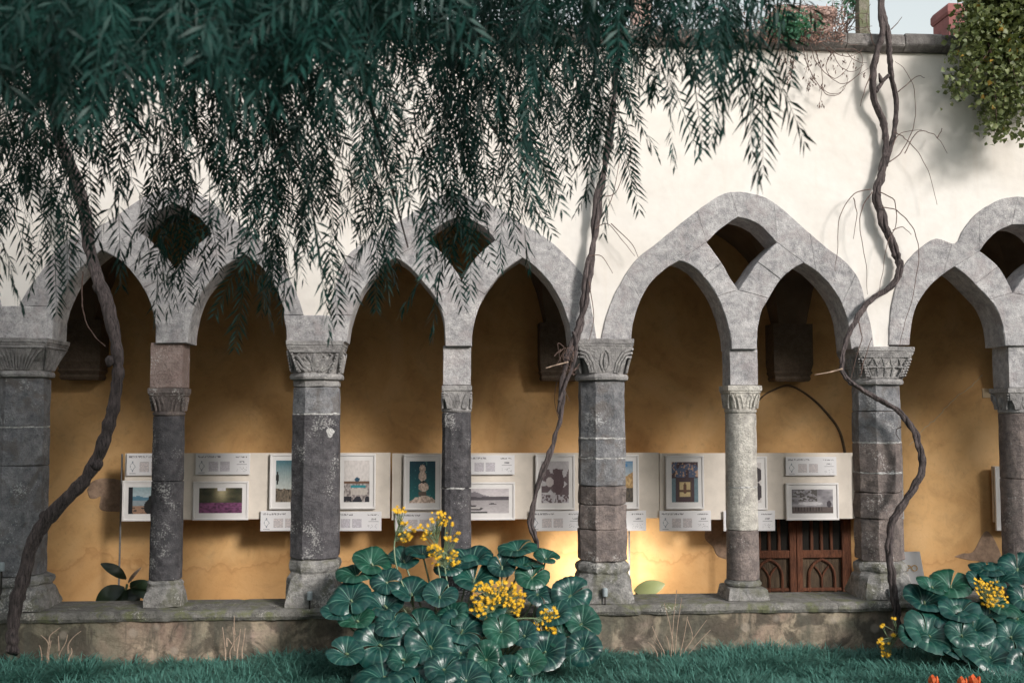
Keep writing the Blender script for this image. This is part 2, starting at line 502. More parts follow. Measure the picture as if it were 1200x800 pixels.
WT = 0.36            # arcade wall thickness
YB = 2.75            # face of the rear wall
FZ = -0.05           # walkway floor
XL, XR = -9.0, 12.5
mb = MB(); mb.box(XL, XR, 0.0, YB + 0.6, FZ - 0.2, FZ)
structure(mb.build('walkway_floor', M['floor']))

# rear wall
wall2 = thing('rear_wall', 'ochre plastered rear wall of the covered walk, stained, behind the arcade', 'wall', (0, YB, FZ))
mb = MB(); mb.box(XL, XR, YB, YB + 0.3, FZ, 5.0)
mb.build('plaster_face', M['ochre'], wall2)
mb = MB(); mb.box(XL - 0.3, XL, 0.0, YB + 0.3, FZ, 5.0)
ew = mb.build('end_wall_left', M['ochre']); structure(ew)
mb = MB(); mb.box(XR, XR + 0.3, 0.0, YB + 0.3, FZ, 5.0)
ew = mb.build('end_wall_right', M['ochre']); structure(ew)

def patch(outline, Y, name, m, root, thick=0.006):
    pts = [P(x, y, Y) for x, y in outline]
    pts = [Vector(p[:]) for p in catmull([tuple(p) for p in pts] + [tuple(pts[0])], 5)[:-1]]
    mb = MB(); n = len(pts)
    c = sum(pts, Vector()) / n
    inner = [c + (p - c) * 0.94 for p in pts]
    mb.v = [(p.x, Y, p.z) for p in pts] + [(p.x, Y - thick, p.z) for p in inner]
    mb.f = [(i, (i + 1) % n, n + (i + 1) % n, n + i) for i in range(n)] + [tuple(range(n, 2 * n))]
    return mb.build(name, m, root)
for ol in ([(1118, 652), (1128, 648), (1140, 646), (1150, 628), (1157, 622), (1166, 633), (1174, 652), (1178, 668), (1168, 664), (1150, 658), (1135, 656)],
           [(808, 604), (826, 612), (826, 630), (835, 640), (842, 652), (862, 655), (872, 640), (872, 600), (840, 596)],
           [(102, 574), (108, 564), (124, 560), (146, 566), (150, 596), (132, 599), (117, 596), (118, 582), (112, 584), (105, 583)]):
    patch(ol, YB, 'bare_patch', M['mortar'], wall2)
# pale square plate and the scored arch line over the door
mb = MB()
a = P(1151, 466, YB); b_ = P(1163, 455, YB)
mb.bbox(a.x, b_.x, YB - 0.012, YB, a.z, b_.z, 0.003)
mb.build('switch_plate', M['pale_plate'], wall2)
mb = MB()
arc = catmull([(868, 500), (890, 468), (908, 456), (926, 452), (948, 464), (968, 483), (984, 506), (992, 540)], 6)
mb.tube([P(x, y, YB) for x, y in arc], [0.008 + 0.012 * i / len(arc) for i in range(len(arc))], 6)
mb.build('arch_moulding', M['corbel'], wall2)
mb = MB()
crk = catmull([(1066, 522), (1085, 501), (1100, 487), (1118, 468), (1135, 455), (1150, 440)], 5)
mb.tube([P(x + rnd.uniform(-1, 1), y + rnd.uniform(-1, 1), YB) for x, y in crk], [0.004 + 0.005 * rnd.random() for _ in crk], 5)
mb.build('filled_crack', M['pale_plate'], wall2)

# corbels and cross vaults
cor_px = [97 - 281, 97, 376, 655, 925, 1196, 1450]
ZS = P(655, 380, 2.5).z
cor_x = [P(px, 440, 2.6).x for px in cor_px]
for i, cx in enumerate(cor_x):
    place = ['beyond the far left bay', 'seen through the arch beside the leftmost octagonal column', 'behind the dark octagonal column',
             'beside the square-blocked column with the climbing vine', 'hanging over the wooden door', 'behind the round column right of the bare wall', 'beyond the notched arch'][i]
    co = thing('vault_corbel', 'dark stone corbel carrying the vault, ' + place, 'corbel', (cx, YB, P(655, 446, 2.5).z), 'vault corbels on the rear wall')
    mb = MB()
    hw = 0.22
    zb = P(655, 446, 2.5).z
    prof = [(0.20, 0.26, zb), (0.215, 0.28, zb + 0.03), (0.205, 0.27, zb + 0.06), (0.23, 0.30, zb + 0.1), (0.22, 0.28, zb + 0.12), (0.235, 0.31, zb + 0.2), (0.235, 0.31, ZS + 0.02)]
    rings = [[(cx - w, YB, z), (cx - w, YB - d, z), (cx + w, YB - d, z), (cx + w, YB, z)] for w, d, z in prof]
    mb.loft(rings)
    mb.build('corbel_block', M['corbel'], co)
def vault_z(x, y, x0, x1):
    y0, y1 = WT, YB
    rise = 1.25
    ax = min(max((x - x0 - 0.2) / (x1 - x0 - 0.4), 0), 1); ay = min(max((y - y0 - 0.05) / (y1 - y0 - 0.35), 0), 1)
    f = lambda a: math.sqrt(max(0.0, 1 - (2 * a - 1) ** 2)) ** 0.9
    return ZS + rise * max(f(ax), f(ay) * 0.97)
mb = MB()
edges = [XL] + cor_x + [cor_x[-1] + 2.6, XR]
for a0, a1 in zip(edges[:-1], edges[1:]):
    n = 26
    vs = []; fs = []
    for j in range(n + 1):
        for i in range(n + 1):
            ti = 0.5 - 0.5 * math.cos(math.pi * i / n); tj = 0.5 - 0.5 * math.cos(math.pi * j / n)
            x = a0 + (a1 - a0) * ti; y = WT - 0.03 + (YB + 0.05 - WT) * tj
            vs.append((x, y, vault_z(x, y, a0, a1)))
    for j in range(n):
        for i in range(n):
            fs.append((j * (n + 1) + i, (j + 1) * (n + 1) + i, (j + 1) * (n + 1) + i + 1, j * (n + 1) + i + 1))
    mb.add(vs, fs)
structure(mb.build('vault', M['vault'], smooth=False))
mb = MB(); mb.box(XL, XR, 0.05, YB + 3.0, 4.75, 4.95)
structure(mb.build('terrace_floor', M['floor']))

# unseen cloister wings behind and beside the camera, added to block low sky
M['wing'] = simple('wing_render', (0.34, 0.29, 0.23), 0.9, nscale=1.2, namt=0.3, bmp=0.2)
for nm_, bx in (('unseen plain cream wing of the cloister facing the arcade across the garden', (-16.0, 17.0, -23.6, -23.0)), ('unseen plain cream wing of the cloister closing the garden beyond the left end of the arcade', (-13.6, -13.0, -23.0, 0.0)),
               ('unseen plain cream wing of the cloister closing the garden beyond the right end of the arcade', (16.0, 16.6, -23.0, 0.0))):
    w_ = thing('cloister_wing', nm_, 'wall', ((bx[0] + bx[1]) / 2, (bx[2] + bx[3]) / 2, 0), 'wings of the cloister')
    mb = MB(); mb.box(bx[0], bx[1], bx[2], bx[3], -0.1, 6.2); mb.build('plaster_face', M['wing'], w_)
    mb = MB(); mb.box(bx[0] - 0.12, bx[1] + 0.12, bx[2] - 0.12, bx[3] + 0.12, 6.2, 6.36); mb.build('coping', M['coping'], w_)

# ------------------------------------------------------------------ arcade: arch stones
def bay_rev(c): return [(x, y) for x, y in c]
bay3 = dict(
    O=[(704.7, 398), (709, 376.5), (718.5, 349), (731, 325.6), (746, 304), (772.5, 282.5), (803, 257.8), (828, 239), (843.4, 229), (856, 224.8), (874, 225.4), (896, 231),
       (914, 242.4), (942, 267), (967, 288.6), (988, 304), (1002, 319.5), (1010, 336.4), (1014.6, 358), (1021, 382.7), (1024, 406)], top=9,
    LL=[(740, 404), (741, 382.7), (748, 358), (758.6, 336.4), (775.6, 318), (795.6, 305)],
    LR=[(857.3, 409), (856.4, 395), (851, 373.4), (842, 350), (831, 332), (819, 318), (807, 309), (795.6, 305)],
    RL=[(887, 409), (888, 386), (893, 364), (899.5, 352), (913, 330), (926.7, 316.4), (942, 307.7)],
    RR=[(997.6, 409), (996, 395), (993, 373.4), (985, 352), (973, 333.3), (957.5, 318), (942, 307.7)],
    D=[[(828, 283.4), (840, 271.7), (852, 262), (865, 254)], [(865, 254), (880, 258), (893, 265.5), (910.6, 284)], [(865, 339.5), (878, 321), (890, 304), (910.6, 284)], [(865, 339.5), (856, 326), (846.5, 309), (828, 283.4)]])
bay2 = dict(
    O=[(388, 369), (389, 352), (398, 322), (408, 299), (422.5, 287), (446, 272), (470, 258), (492, 244), (510, 232), (527, 225.7), (550, 230), (568, 237), (587, 245.5), (612, 262.5),
       (641, 279.5), (663, 299), (680, 318), (687.5, 333), (694.5, 367), (699.6, 400)], top=9,
    LL=[(412.5, 369), (418, 353), (431, 330.5), (448, 311), (463.6, 301.6)],
    LR=[(522, 405.6), (519, 370), (510, 349), (496, 330.5), (479, 312), (463.6, 301.6)],
    RL=[(553, 405.6), (554, 387), (561, 361.7), (572.7, 339), (589.7, 317.8), (612.4, 301.6)],
    RR=[(669.6, 403), (667.6, 381.5), (659, 356), (646, 333), (629, 313.5), (612.4, 301.6)],
    D=[[(497.6, 280), (510, 268), (524, 259), (537, 254)], [(537, 254), (555, 259), (568, 267), (581, 281)], [(541, 329), (550, 312), (562, 297), (581, 281)], [(541, 329), (530, 311), (515, 294), (497.6, 280)]])
bay1 = dict(
    O=[(22, 358), (32, 340), (42, 326), (53, 311), (67, 293), (80, 281), (92, 273), (112, 267), (135, 254), (160, 236), (182, 224), (204, 219), (226, 224), (248, 238), (275, 258), (302, 278),
       (324, 300), (340, 328), (350, 350), (356, 369)], top=11,
    LL=[(66, 359), (78, 333), (90, 319), (104, 304), (119, 293)],
    LR=[(182, 402), (181.7, 380), (175, 353), (163, 330), (143, 307), (119, 293)],
    RL=[(220, 402), (222, 380), (233, 347), (257, 317), (272, 306), (287, 298)],
    RR=[(332.5, 369), (332, 361), (323, 337), (307, 313), (287, 298)],
    D=[[(160, 270), (172, 257), (186, 246), (203, 238)], [(203, 238), (222, 246), (236, 258), (248, 273)], [(202, 322), (215, 304), (230, 288), (248, 273)], [(202, 322), (190, 303), (176, 287), (160, 270)]])
def mirror(c, cx): return [(2 * cx - x, y) for x, y in c]
cx4 = 1193
bl = [(1042, 404), (1043, 376), (1046, 352), (1052, 331), (1061.6, 308.6), (1077, 292), (1097, 279.3), (1119.7, 285.5), (1129, 269.4), (1146, 249), (1172, 233.7), (1193, 230)]
bay4 = dict(O=bl + mirror(bl[:-1], cx4)[::-1], top=11,
    LL=[(1066, 404), (1068.7, 376), (1077, 352.5), (1093.6, 331), (1118.6, 312)],
    LR=[(1178, 405), (1176.7, 390.5), (1172, 371.5), (1162.5, 353.7), (1148, 338), (1134, 324), (1118.6, 312)],
    D=[[(1148, 294), (1158, 281), (1170, 270), (1186, 263)], [(1186, 263), (1206, 264), (1222, 274), (1238, 294)], [(1187, 343), (1200, 325), (1216, 309), (1238, 294)], [(1187, 343), (1178, 324), (1166, 308), (1148, 294)]])
bay4['RL'] = mirror(bay4['LR'], cx4); bay4['RR'] = mirror(bay4['LL'], cx4)
bay4['RL'][0] = (1208, 405)

def to_xz(c, Y=0.0):
    return [np.array((P(x, y, Y).x, P(x, y, Y).z)) for x, y in c]
def resample(c, step=0.035):
    c = catmull([tuple(p) for p in c], 8)
    out = [c[0]]; acc = 0
    for a, b in zip(c[:-1], c[1:]):
        acc += np.linalg.norm(b - a)
        if acc >= step:
            out.append(b); acc = 0
    if np.linalg.norm(out[-1] - c[-1]) > 1e-6:
        if np.linalg.norm(out[-1] - c[-1]) < step * 0.4 and len(out) > 1: out[-1] = c[-1]
        else: out.append(c[-1])
    return out
def seg(c, t0, t1):
    """piece of polyline c between arclength fractions t0 -> t1 (any direction)"""
    L = [0.0]
    for a, b in zip(c[:-1], c[1:]): L.append(L[-1] + np.linalg.norm(b - a))
    T = L[-1]
    def at(t):
        d = t * T
        for i in range(len(c) - 1):
            if d <= L[i + 1] + 1e-9:
                k = (d - L[i]) / max(L[i + 1] - L[i], 1e-9)
                return c[i] + (c[i + 1] - c[i]) * k
        return c[-1]
    lo, hi = min(t0, t1), max(t0, t1)
    mid = [c[i] for i in range(len(c)) if lo * T + 0.006 < L[i] < hi * T - 0.006]
    pts = [at(lo)] + mid + [at(hi)]
    return pts if t1 >= t0 else pts[::-1]
def line(a, b, step=0.05):
    n = max(1, int(np.linalg.norm(b - a) / step))
    return [a + (b - a) * i / n for i in range(1, n)]
def prism(poly, y0, y1, bev=0.007, amp=0.004):
    """extrude an x,z outline from y0 (front) to y1 with a chamfered, slightly worn arris"""
    pts = []
    for p in poly:
        if not pts or np.linalg.norm(p - pts[-1]) > 0.004: pts.append(np.array(p, float))
    if np.linalg.norm(pts[0] - pts[-1]) < 0.004: pts.pop()
    area = sum(pts[i][0] * pts[(i + 1) % len(pts)][1] - pts[(i + 1) % len(pts)][0] * pts[i][1] for i in range(len(pts)))
    if area < 0: pts = pts[::-1]
    n = len(pts)
    q = []
    for p in pts:
        v = noise.noise_vector(Vector((p[0] * 14, 3.7, p[1] * 14)))
        q.append(p + np.array((v.x, v.z)) * amp)
    ins = []
    for i in range(n):
        a, b, c = q[i - 1], q[i], q[(i + 1) % n]
        e1 = b - a; e2 = c - b
        n1 = np.array((-e1[1], e1[0])) / (np.linalg.norm(e1) + 1e-9); n2 = np.array((-e2[1], e2[0])) / (np.linalg.norm(e2) + 1e-9)
        m_ = n1 + n2; l = np.linalg.norm(m_)
        m_ = m_ / l if l > 0.3 else n1
        wear = 0.6 + 1.2 * abs(noise.noise(Vector((b[0] * 7, 1.1, b[1] * 7))))
        ins.append(b + m_ * bev * wear)
    mbx = MB()
    mbx.v = [(p[0], y0, p[1]) for p in ins] + [(p[0], y0 + bev, p[1]) for p in q] + [(p[0], y1, p[1]) for p in q]
    mbx.f = [tuple(range(n))] + [(n + i, n + (i + 1) % n, (i + 1) % n, i) for i in range(n)] + [(2 * n + i, 2 * n + (i + 1) % n, n + (i + 1) % n, n + i) for i in range(n)] + [tuple(range(2 * n, 3 * n))[::-1]]
    return mbx
outlines = []
def build_bay(bd, label, dx=0.0):
    c = {k: resample(to_xz(bd[k])) for k in ('LL', 'LR', 'RL', 'RR')}
    D = [resample(to_xz(d)) for d in bd['D']]
    O = to_xz(bd['O'])
    OL = resample(O[:bd['top'] + 1]); OR = resample(O[bd['top']:][::-1])
    if dx:
        sh = np.array((dx, 0))
        for k in c: c[k] = [p + sh for p in c[k]]
        D = [[p + sh for p in d] for d in D]; OL = [p + sh for p in OL]; OR = [p + sh for p in OR]
    outlines.append(OL + OR[::-1][1:])
    zmin = min(p[1] for p in c['LR'])
    cxm = (c['LR'][0][0] + c['RL'][0][0]) / 2
    root = thing('double_arch', label, 'stone arch', (cxm, 0, zmin), 'paired stone arches with diamond opening')
    pieces = []
    for S, (I, J, OO, dt, db) in enumerate(((c['LL'], c['LR'], OL, D[0], D[3]), (c['RR'], c['RL'], OR, D[1][::-1], D[2]))):
        # I outer lancet side, J inner lancet side (bottom->apex), OO outline, dt: diamond corner -> top, db: bottom -> side corner
        corner = dt[0]; apex = I[-1]
        j1 = 0.30 + 0.05 * rnd.random(); j2 = 0.58 + 0.04 * rnd.random(); j3 = 0.80 + 0.03 * rnd.random()
        i1 = 0.45; i2 = 0.86
        pieces.append(seg(OO, 0, j1) + line(seg(OO, j1, 1)[0], seg(I, i1, 1)[0]) + seg(I, i1, 0))
        pieces.append(seg(OO, j1, j2) + seg(I, i2, i1))
        pieces.append(seg(OO, j2, j3) + line(seg(OO, j3, 1)[0], corner) + [corner] + line(corner, apex) + seg(I, 1, i2))
        pieces.append(seg(OO, j3, 1) + line(OO[-1], dt[-1]) + dt[::-1] + line(corner, seg(OO, j3, 1)[0]))
        y0 = 0.50
        ym = 0.72
        pieces.append(seg(J, 1, ym) + line(seg(J, ym, 1)[0], seg(db, 0.55, 1)[0]) + seg(db, 0.55, 1) + line(corner, apex))
        pieces.append(seg(J, ym, y0) + line(seg(J, y0, 1)[0], db[0]) + seg(db, 0, 0.55))
    y0 = 0.50
    pieces.append(seg(c['LR'], 0, y0) + line(seg(c['LR'], y0, 1)[0], D[3][0]) + [D[3][0]] + line(D[2][0], seg(c['RL'], y0, 1)[0]) + seg(c['RL'], y0, 0))
    for k, pl in enumerate(pieces):
        prism(pl, 0.0 + rnd.uniform(0, 0.002), WT + rnd.uniform(0, 0.01), 0.008 if k in (4, 5, 10, 11, 12) else 0.004).build('voussoir', M['arch_stone'], root)
    return root
COLS_PX = [27, 371, 706, 1030]
dxbay = P(27, 400, 0).x - P(371, 400, 0).x - 0.06
build_bay(bay1, 'grey stone double arch with diamond opening, beyond the leftmost octagonal column', dxbay)
build_bay(bay1, 'grey stone double arch half hidden by hanging foliage, thick vine stem crossing its first opening')
build_bay(bay2, 'grey stone double arch with diamond opening between dark column and vine-wrapped column')
build_bay(bay3, 'clear grey stone double arch with diamond opening above the pale round column')
build_bay(bay4, 'grey stone double arch with a shouldered outline and notch, right of the twisted bare vine')

build_bay(bay3, 'grey stone double arch with diamond opening at the far right of the arcade', P(1364, 400, 0).x - P(706, 400, 0).x)

# plaster wall above the arches
arc_wall = thing('arcade_wall', 'cream white plastered wall above the stone arches with grey coping', 'wall', (0, 0.17, 3.0))
ZT = P(1000, 60, 0.0).z
low = []
x_left = outlines[0][0][0] - 0.25
low += [(XL, FZ), (x_left - 0.02, FZ), (x_left, outlines[0][0][1])]
for ol in outlines:
    for p in ol:
        if p[0] > low[-1][0] + 0.004: low.append((p[0], p[1] - 0.03))
xr = low[-1][0]
low += [(xr + 0.35, low[-1][1]), (xr + 0.37, FZ), (XR, FZ)]
mb = MB()
y0, y1 = 0.016, WT - 0.012
k = len(low)
for x, z in low:
    mb.v += [(x, y0, z), (x, y0, ZT), (x, y1, z), (x, y1, ZT)]
for i in range(k - 1):
    a, b_ = 4 * i, 4 * (i + 1)
    mb.f += [(a, b_, b_ + 1, a + 1), (a + 2, a + 3, b_ + 3, b_ + 2), (a, a + 2, b_ + 2, b_), (a + 1, b_ + 1, b_ + 3, a + 3)]
mb.f += [(0, 1, 3, 2), (4 * (k - 1), 4 * (k - 1) + 2, 4 * (k - 1) + 3, 4 * (k - 1) + 1)]
mb.build('plaster_face', M['white_plaster'], arc_wall)
x = XL
ct = ZT + 0.155
first = True
while x < XR:
    w = rnd.uniform(0.36, 0.62)
    mb = MB()
    zz = rnd.uniform(-0.006, 0.006); yy = rnd.uniform(-0.008, 0.008)
    prof = [(-0.03, ZT), (-0.085, ZT + 0.035), (-0.095, ZT + 0.05), (-0.095, ct - 0.02), (-0.075, ct), (WT + 0.06, ct), (WT + 0.06, ZT)]
    rings = []
    for xx in (x + 0.002, x + 0.010, x + w - 0.010, x + w - 0.002):
        sh = 0.006 if xx in (x + 0.002, x + w - 0.002) else 0.0
        rings.append([jit((xx, y + yy + (sh if y < 0 else -sh), z + (zz if z > ZT else 0) - (sh if z > ZT + 0.1 else 0)), 0.005, 6) for y, z in prof])
    mb.loft(rings)
    mb.build('coping_stone', M['coping'], arc_wall)
    x += w

# ------------------------------------------------------------------ columns
YC = 0.18
NR = 48
def rfun(th, w):
    """w = (round, octagon, square) weights -> radius factor for half width 1"""
    d = math.degrees(th)
    o8 = 1 / math.cos(R(((d + 22.5) % 45) - 22.5))
    sq = 1 / max(abs(math.cos(th)), abs(math.sin(th)))
    return w[0] + w[1] * o8 + w[2] * sq
RND, OCT, SQR = (1, 0, 0), (0, 1, 0), (0, 0, 1)
def ring(cx, hw, z, w, amp=0.004, seed=0.0, sc=9):
    out = []
    for i in range(NR):
        th = 2 * math.pi * i / NR
        r = hw * rfun(th, w)
        out.append(jit((cx + r * math.cos(th), YC + r * math.sin(th), z), amp, sc, seed))
    return out
def block(cx, z0, z1, hw0, hw1, w, m, root, name='shaft_block', amp=0.004, bev=0.008):
    mb = MB(); sd = rnd.uniform(0, 50)
    n = max(2, int((z1 - z0) / 0.06))
    rings = [ring(cx, hw0 - bev, z0 + 0.0015, w, amp, sd)]
    for i in range(n + 1):
        t = i / n
        z = z0 + bev + (z1 - z0 - 2 * bev) * t
        rings.append(ring(cx, hw0 + (hw1 - hw0) * t, z, w, amp, sd))
    rings.append(ring(cx, hw1 - bev, z1 - 0.0015, w, amp, sd))
    mb.loft(rings)
    return mb.build(name, m, root)
def face_map(cx, z0, z1, b0, b1, out, k, yc=YC):
    """u in -1..1, v 0..1 on face k (0 front) of a flaring capital"""
    def f(u, v, lift=0.0):
        hw = b0 + (b1 - b0) * v
        x, y = u * hw, -(hw * out + lift)
        c, s = math.cos(k * math.pi / 2), math.sin(k * math.pi / 2)
        return (cx + x * c - y * s, yc + x * s + y * c, z0 + (z1 - z0) * v)
    return f
def carve(style, mapf, mb):
    T = lambda pts, r: mb.tube([mapf(u, v, 0.0) for u, v in pts], r, 5)
    if style == 'fan':
        for u in np.linspace(-0.92, 0.92, 12):
            T([(u * 0.55, 0.05), (u * 0.72, 0.5), (u * 0.98, 0.9)], [0.010, 0.011, 0.008])
        T([(-0.95, 0.95), (0.95, 0.95)], 0.012)
    elif style == 'palmette':
        T([(-0.62, 0.05), (-0.92, 0.88), (0.92, 0.88), (0.62, 0.05)], 0.013)
        for s in (-1, 1):
            T([(s * 0.06, 0.1), (s * 0.1, 0.45), (s * 0.3, 0.75), (s * 0.42, 0.62), (s * 0.3, 0.5)], [0.012, 0.013, 0.012, 0.010, 0.008])
            T([(s * 0.15, 0.08), (s * 0.42, 0.3), (s * 0.68, 0.72), (s * 0.55, 0.8)], [0.012, 0.013, 0.012, 0.008])
            T([(s * 0.3, 0.08), (s * 0.55, 0.22), (s * 0.72, 0.5)], [0.012, 0.012, 0.008])
            for i in range(6):
                v = 0.15 + i * 0.12
                p = mapf(s * (0.68 + v * 0.22), v, 0.006)
                mb.tube([(p[0], p[1] - 0.006, p[2] - 0.012), (p[0], p[1] - 0.008, p[2]), (p[0], p[1] - 0.006, p[2] + 0.012)], [0.006, 0.012, 0.006], 5)
        T([(0, 0.3), (0, 0.55), (0, 0.82)], [0.010, 0.028, 0.008])
        T([(-0.1, 0.12), (0, 0.25), (0.1, 0.12)], 0.014)
    elif style == 'almond':
        T([(-0.05, 0.08), (-0.2, 0.4), (-0.14, 0.75), (0, 0.92), (0.14, 0.75), (0.2, 0.4), (0.05, 0.08)], 0.010)
        T([(0, 0.15), (0, 0.5), (0, 0.8)], [0.008, 0.020, 0.006])
        for s in (-1, 1):
            for k in range(3):
                q = k * 0.17
                T([(s * (0.42 + q * 0.6), 0.04), (s * (0.48 + q * 0.6), 0.45 - q * 0.3), (s * (0.66 + q * 0.5), 0.8 - q * 0.5), (s * 0.97, 0.94 - q * 0.9)], 0.013)
    elif style == 'lattice':
        T([(-0.6, 0.05), (-0.85, 0.9), (0.85, 0.9), (0.6, 0.05), (-0.6, 0.05)], 0.009)
        T([(-0.72, 0.48), (0.72, 0.48)], 0.008)
        for a, b_ in ((-0.66, -0.3), (-0.3, 0.0), (0.0, 0.3), (0.3, 0.66)):
            T([(a, 0.5), ((a + b_) / 2, 0.86), (b_, 0.5)], 0.009)
        for u in (-0.3, 0.0, 0.3):
            T([(u, 0.06), (u * 1.1, 0.46)], 0.008)
        for s in (-1, 1):
            for i in range(7):
                v = 0.1 + i * 0.11
                T([(s * (0.66 + 0.27 * v), v), (s * (0.84 + 0.14 * v), v + 0.05)], 0.010)
    elif style == 'waves':
        for s in (-1, 1):
            for k in range(3):
                q = k * 0.26
                T([(s * (0.1 + q), 0.08), (s * (0.16 + q), 0.5), (s * (0.3 + q), 0.85), (s * (0.42 + q * 0.8), 0.7)], [0.008, 0.009, 0.008, 0.006])
        T([(-0.95, 0.96), (0.95, 0.96)], 0.008)
def Zat(px, py): return P(px, py, YC).z
def main_column(px, label, m, joints, cap_y, style, shaft_w, cap_w, base_y, sill_y=706, ab_y=None, base_w=None, group='octagonal stone columns', lampm=True, cap_mat=None, base_top=None):
    c = P(px, 500, YC); cx = c.x; s = mpp(px, YC)
    zb = Zat(px, sill_y)
    root = thing('octagonal_column', label, 'column', (cx, YC, LEDGE_Z), group)
    hw = shaft_w / 2 * s
    cap_t, cap_b = Zat(px, cap_y[0]), Zat(px, cap_y[1])
    zb1 = Zat(px, base_y)
    # base: worn mouldings growing to a square plinth
    bw = (base_w or 76) / 2 * s
    H = zb1 - LEDGE_Z
    mb = MB(); sd = rnd.uniform(0, 50)
    for_prof = [(1.02, 0.0, 0.9), (1.02, 0.10, 0.9), (1.0, 0.28, 0.75), (0.985, 0.42, 0.6), (1.0, 0.5, 0.4), (0.99, 0.58, 0.3), (0.93, 0.64, 0.2), (0.90, 0.70, 0.1),
                (0.96, 0.76, 0.05), (0.985, 0.85, 0.0), (0.95, 0.93, 0.0), (0.86, 0.97, 0.0), (0.80, 1.0, 0.0)]
    rings = []
    for f, t, sq in for_prof:
        rings.append(ring(cx, bw * f * (1 - 0.04 * t), LEDGE_Z + 0.001 + H * t, (0, 1 - sq, sq), 0.018, sd, 7))
    mb.loft(rings)
    mb.build('base', M['base_stone'], root)
    # shaft blocks
    ys = [base_y] + joints + [cap_y[1]]
    zz = [Zat(px, y) for y in ys]
    for i in range(len(zz) - 1):
        t0 = (zz[i] - zz[0]) / (zz[-1] - zz[0]); t1 = (zz[i + 1] - zz[0]) / (zz[-1] - zz[0])
        mm = m[i] if isinstance(m, list) else m
        k = rnd.uniform(0.985, 1.01) if len(joints) > 2 else 1.0
        block(cx, zz[i], zz[i + 1], hw * (1.05 - 0.05 * t0) * k, hw * (1.05 - 0.05 * t1) * k, OCT, mm, root, amp=0.013 if mm is M['brown_shaft'] else 0.007, bev=0.010)
    # capital
    cm = cap_mat or M['capital']
    cw = cap_w / 2 * s
    Hc = cap_t - cap_b
    mb = MB(); sd = rnd.uniform(0, 50)
    prof = [(hw * 1.0, 0.0, 0.0), (hw * 1.02, 0.18, 0.1), (hw * 1.10, 0.4, 0.4), (cw * 0.93, 0.62, 0.7), (cw * 0.985, 0.80, 1.0), (cw * 0.985, 0.82, 1.0)]
    mb.loft([ring(cx, h, cap_b + Hc * t, (0, 1 - q, q), 0.004, sd) for h, t, q in prof])
    cap = mb.build('capital', cm, root)
    mb = MB()
    mb.loft([ring(cx, hw * f, cap_b + Hc * t, (0.3, 0.7, 0), 0.004, sd) for f, t in ((1.02, 0.0), (1.16, 0.03), (1.19, 0.09), (1.14, 0.16), (1.02, 0.18))])
    mb.build('astragal', cm, root, cap)
    mb = MB()
    mb.loft([ring(cx, cw * f, cap_b + Hc * t, SQR, 0.005, sd, 6) for f, t in ((0.97, 0.805), (1.0, 0.83), (1.01, 0.86), (0.985, 0.875), (1.02, 0.89), (1.03, 0.99), (1.0, 1.0))])
    mb.build('abacus', cm, root, cap)
    mb = MB()
    for k in range(4):
        carve(style, face_map(cx, cap_b + Hc * 0.17, cap_b + Hc * 0.80, hw * 1.03, cw * 0.985, 1.0, k), mb)
    mb.build('carving', cm, root, cap)
    return root, cx, cap_t
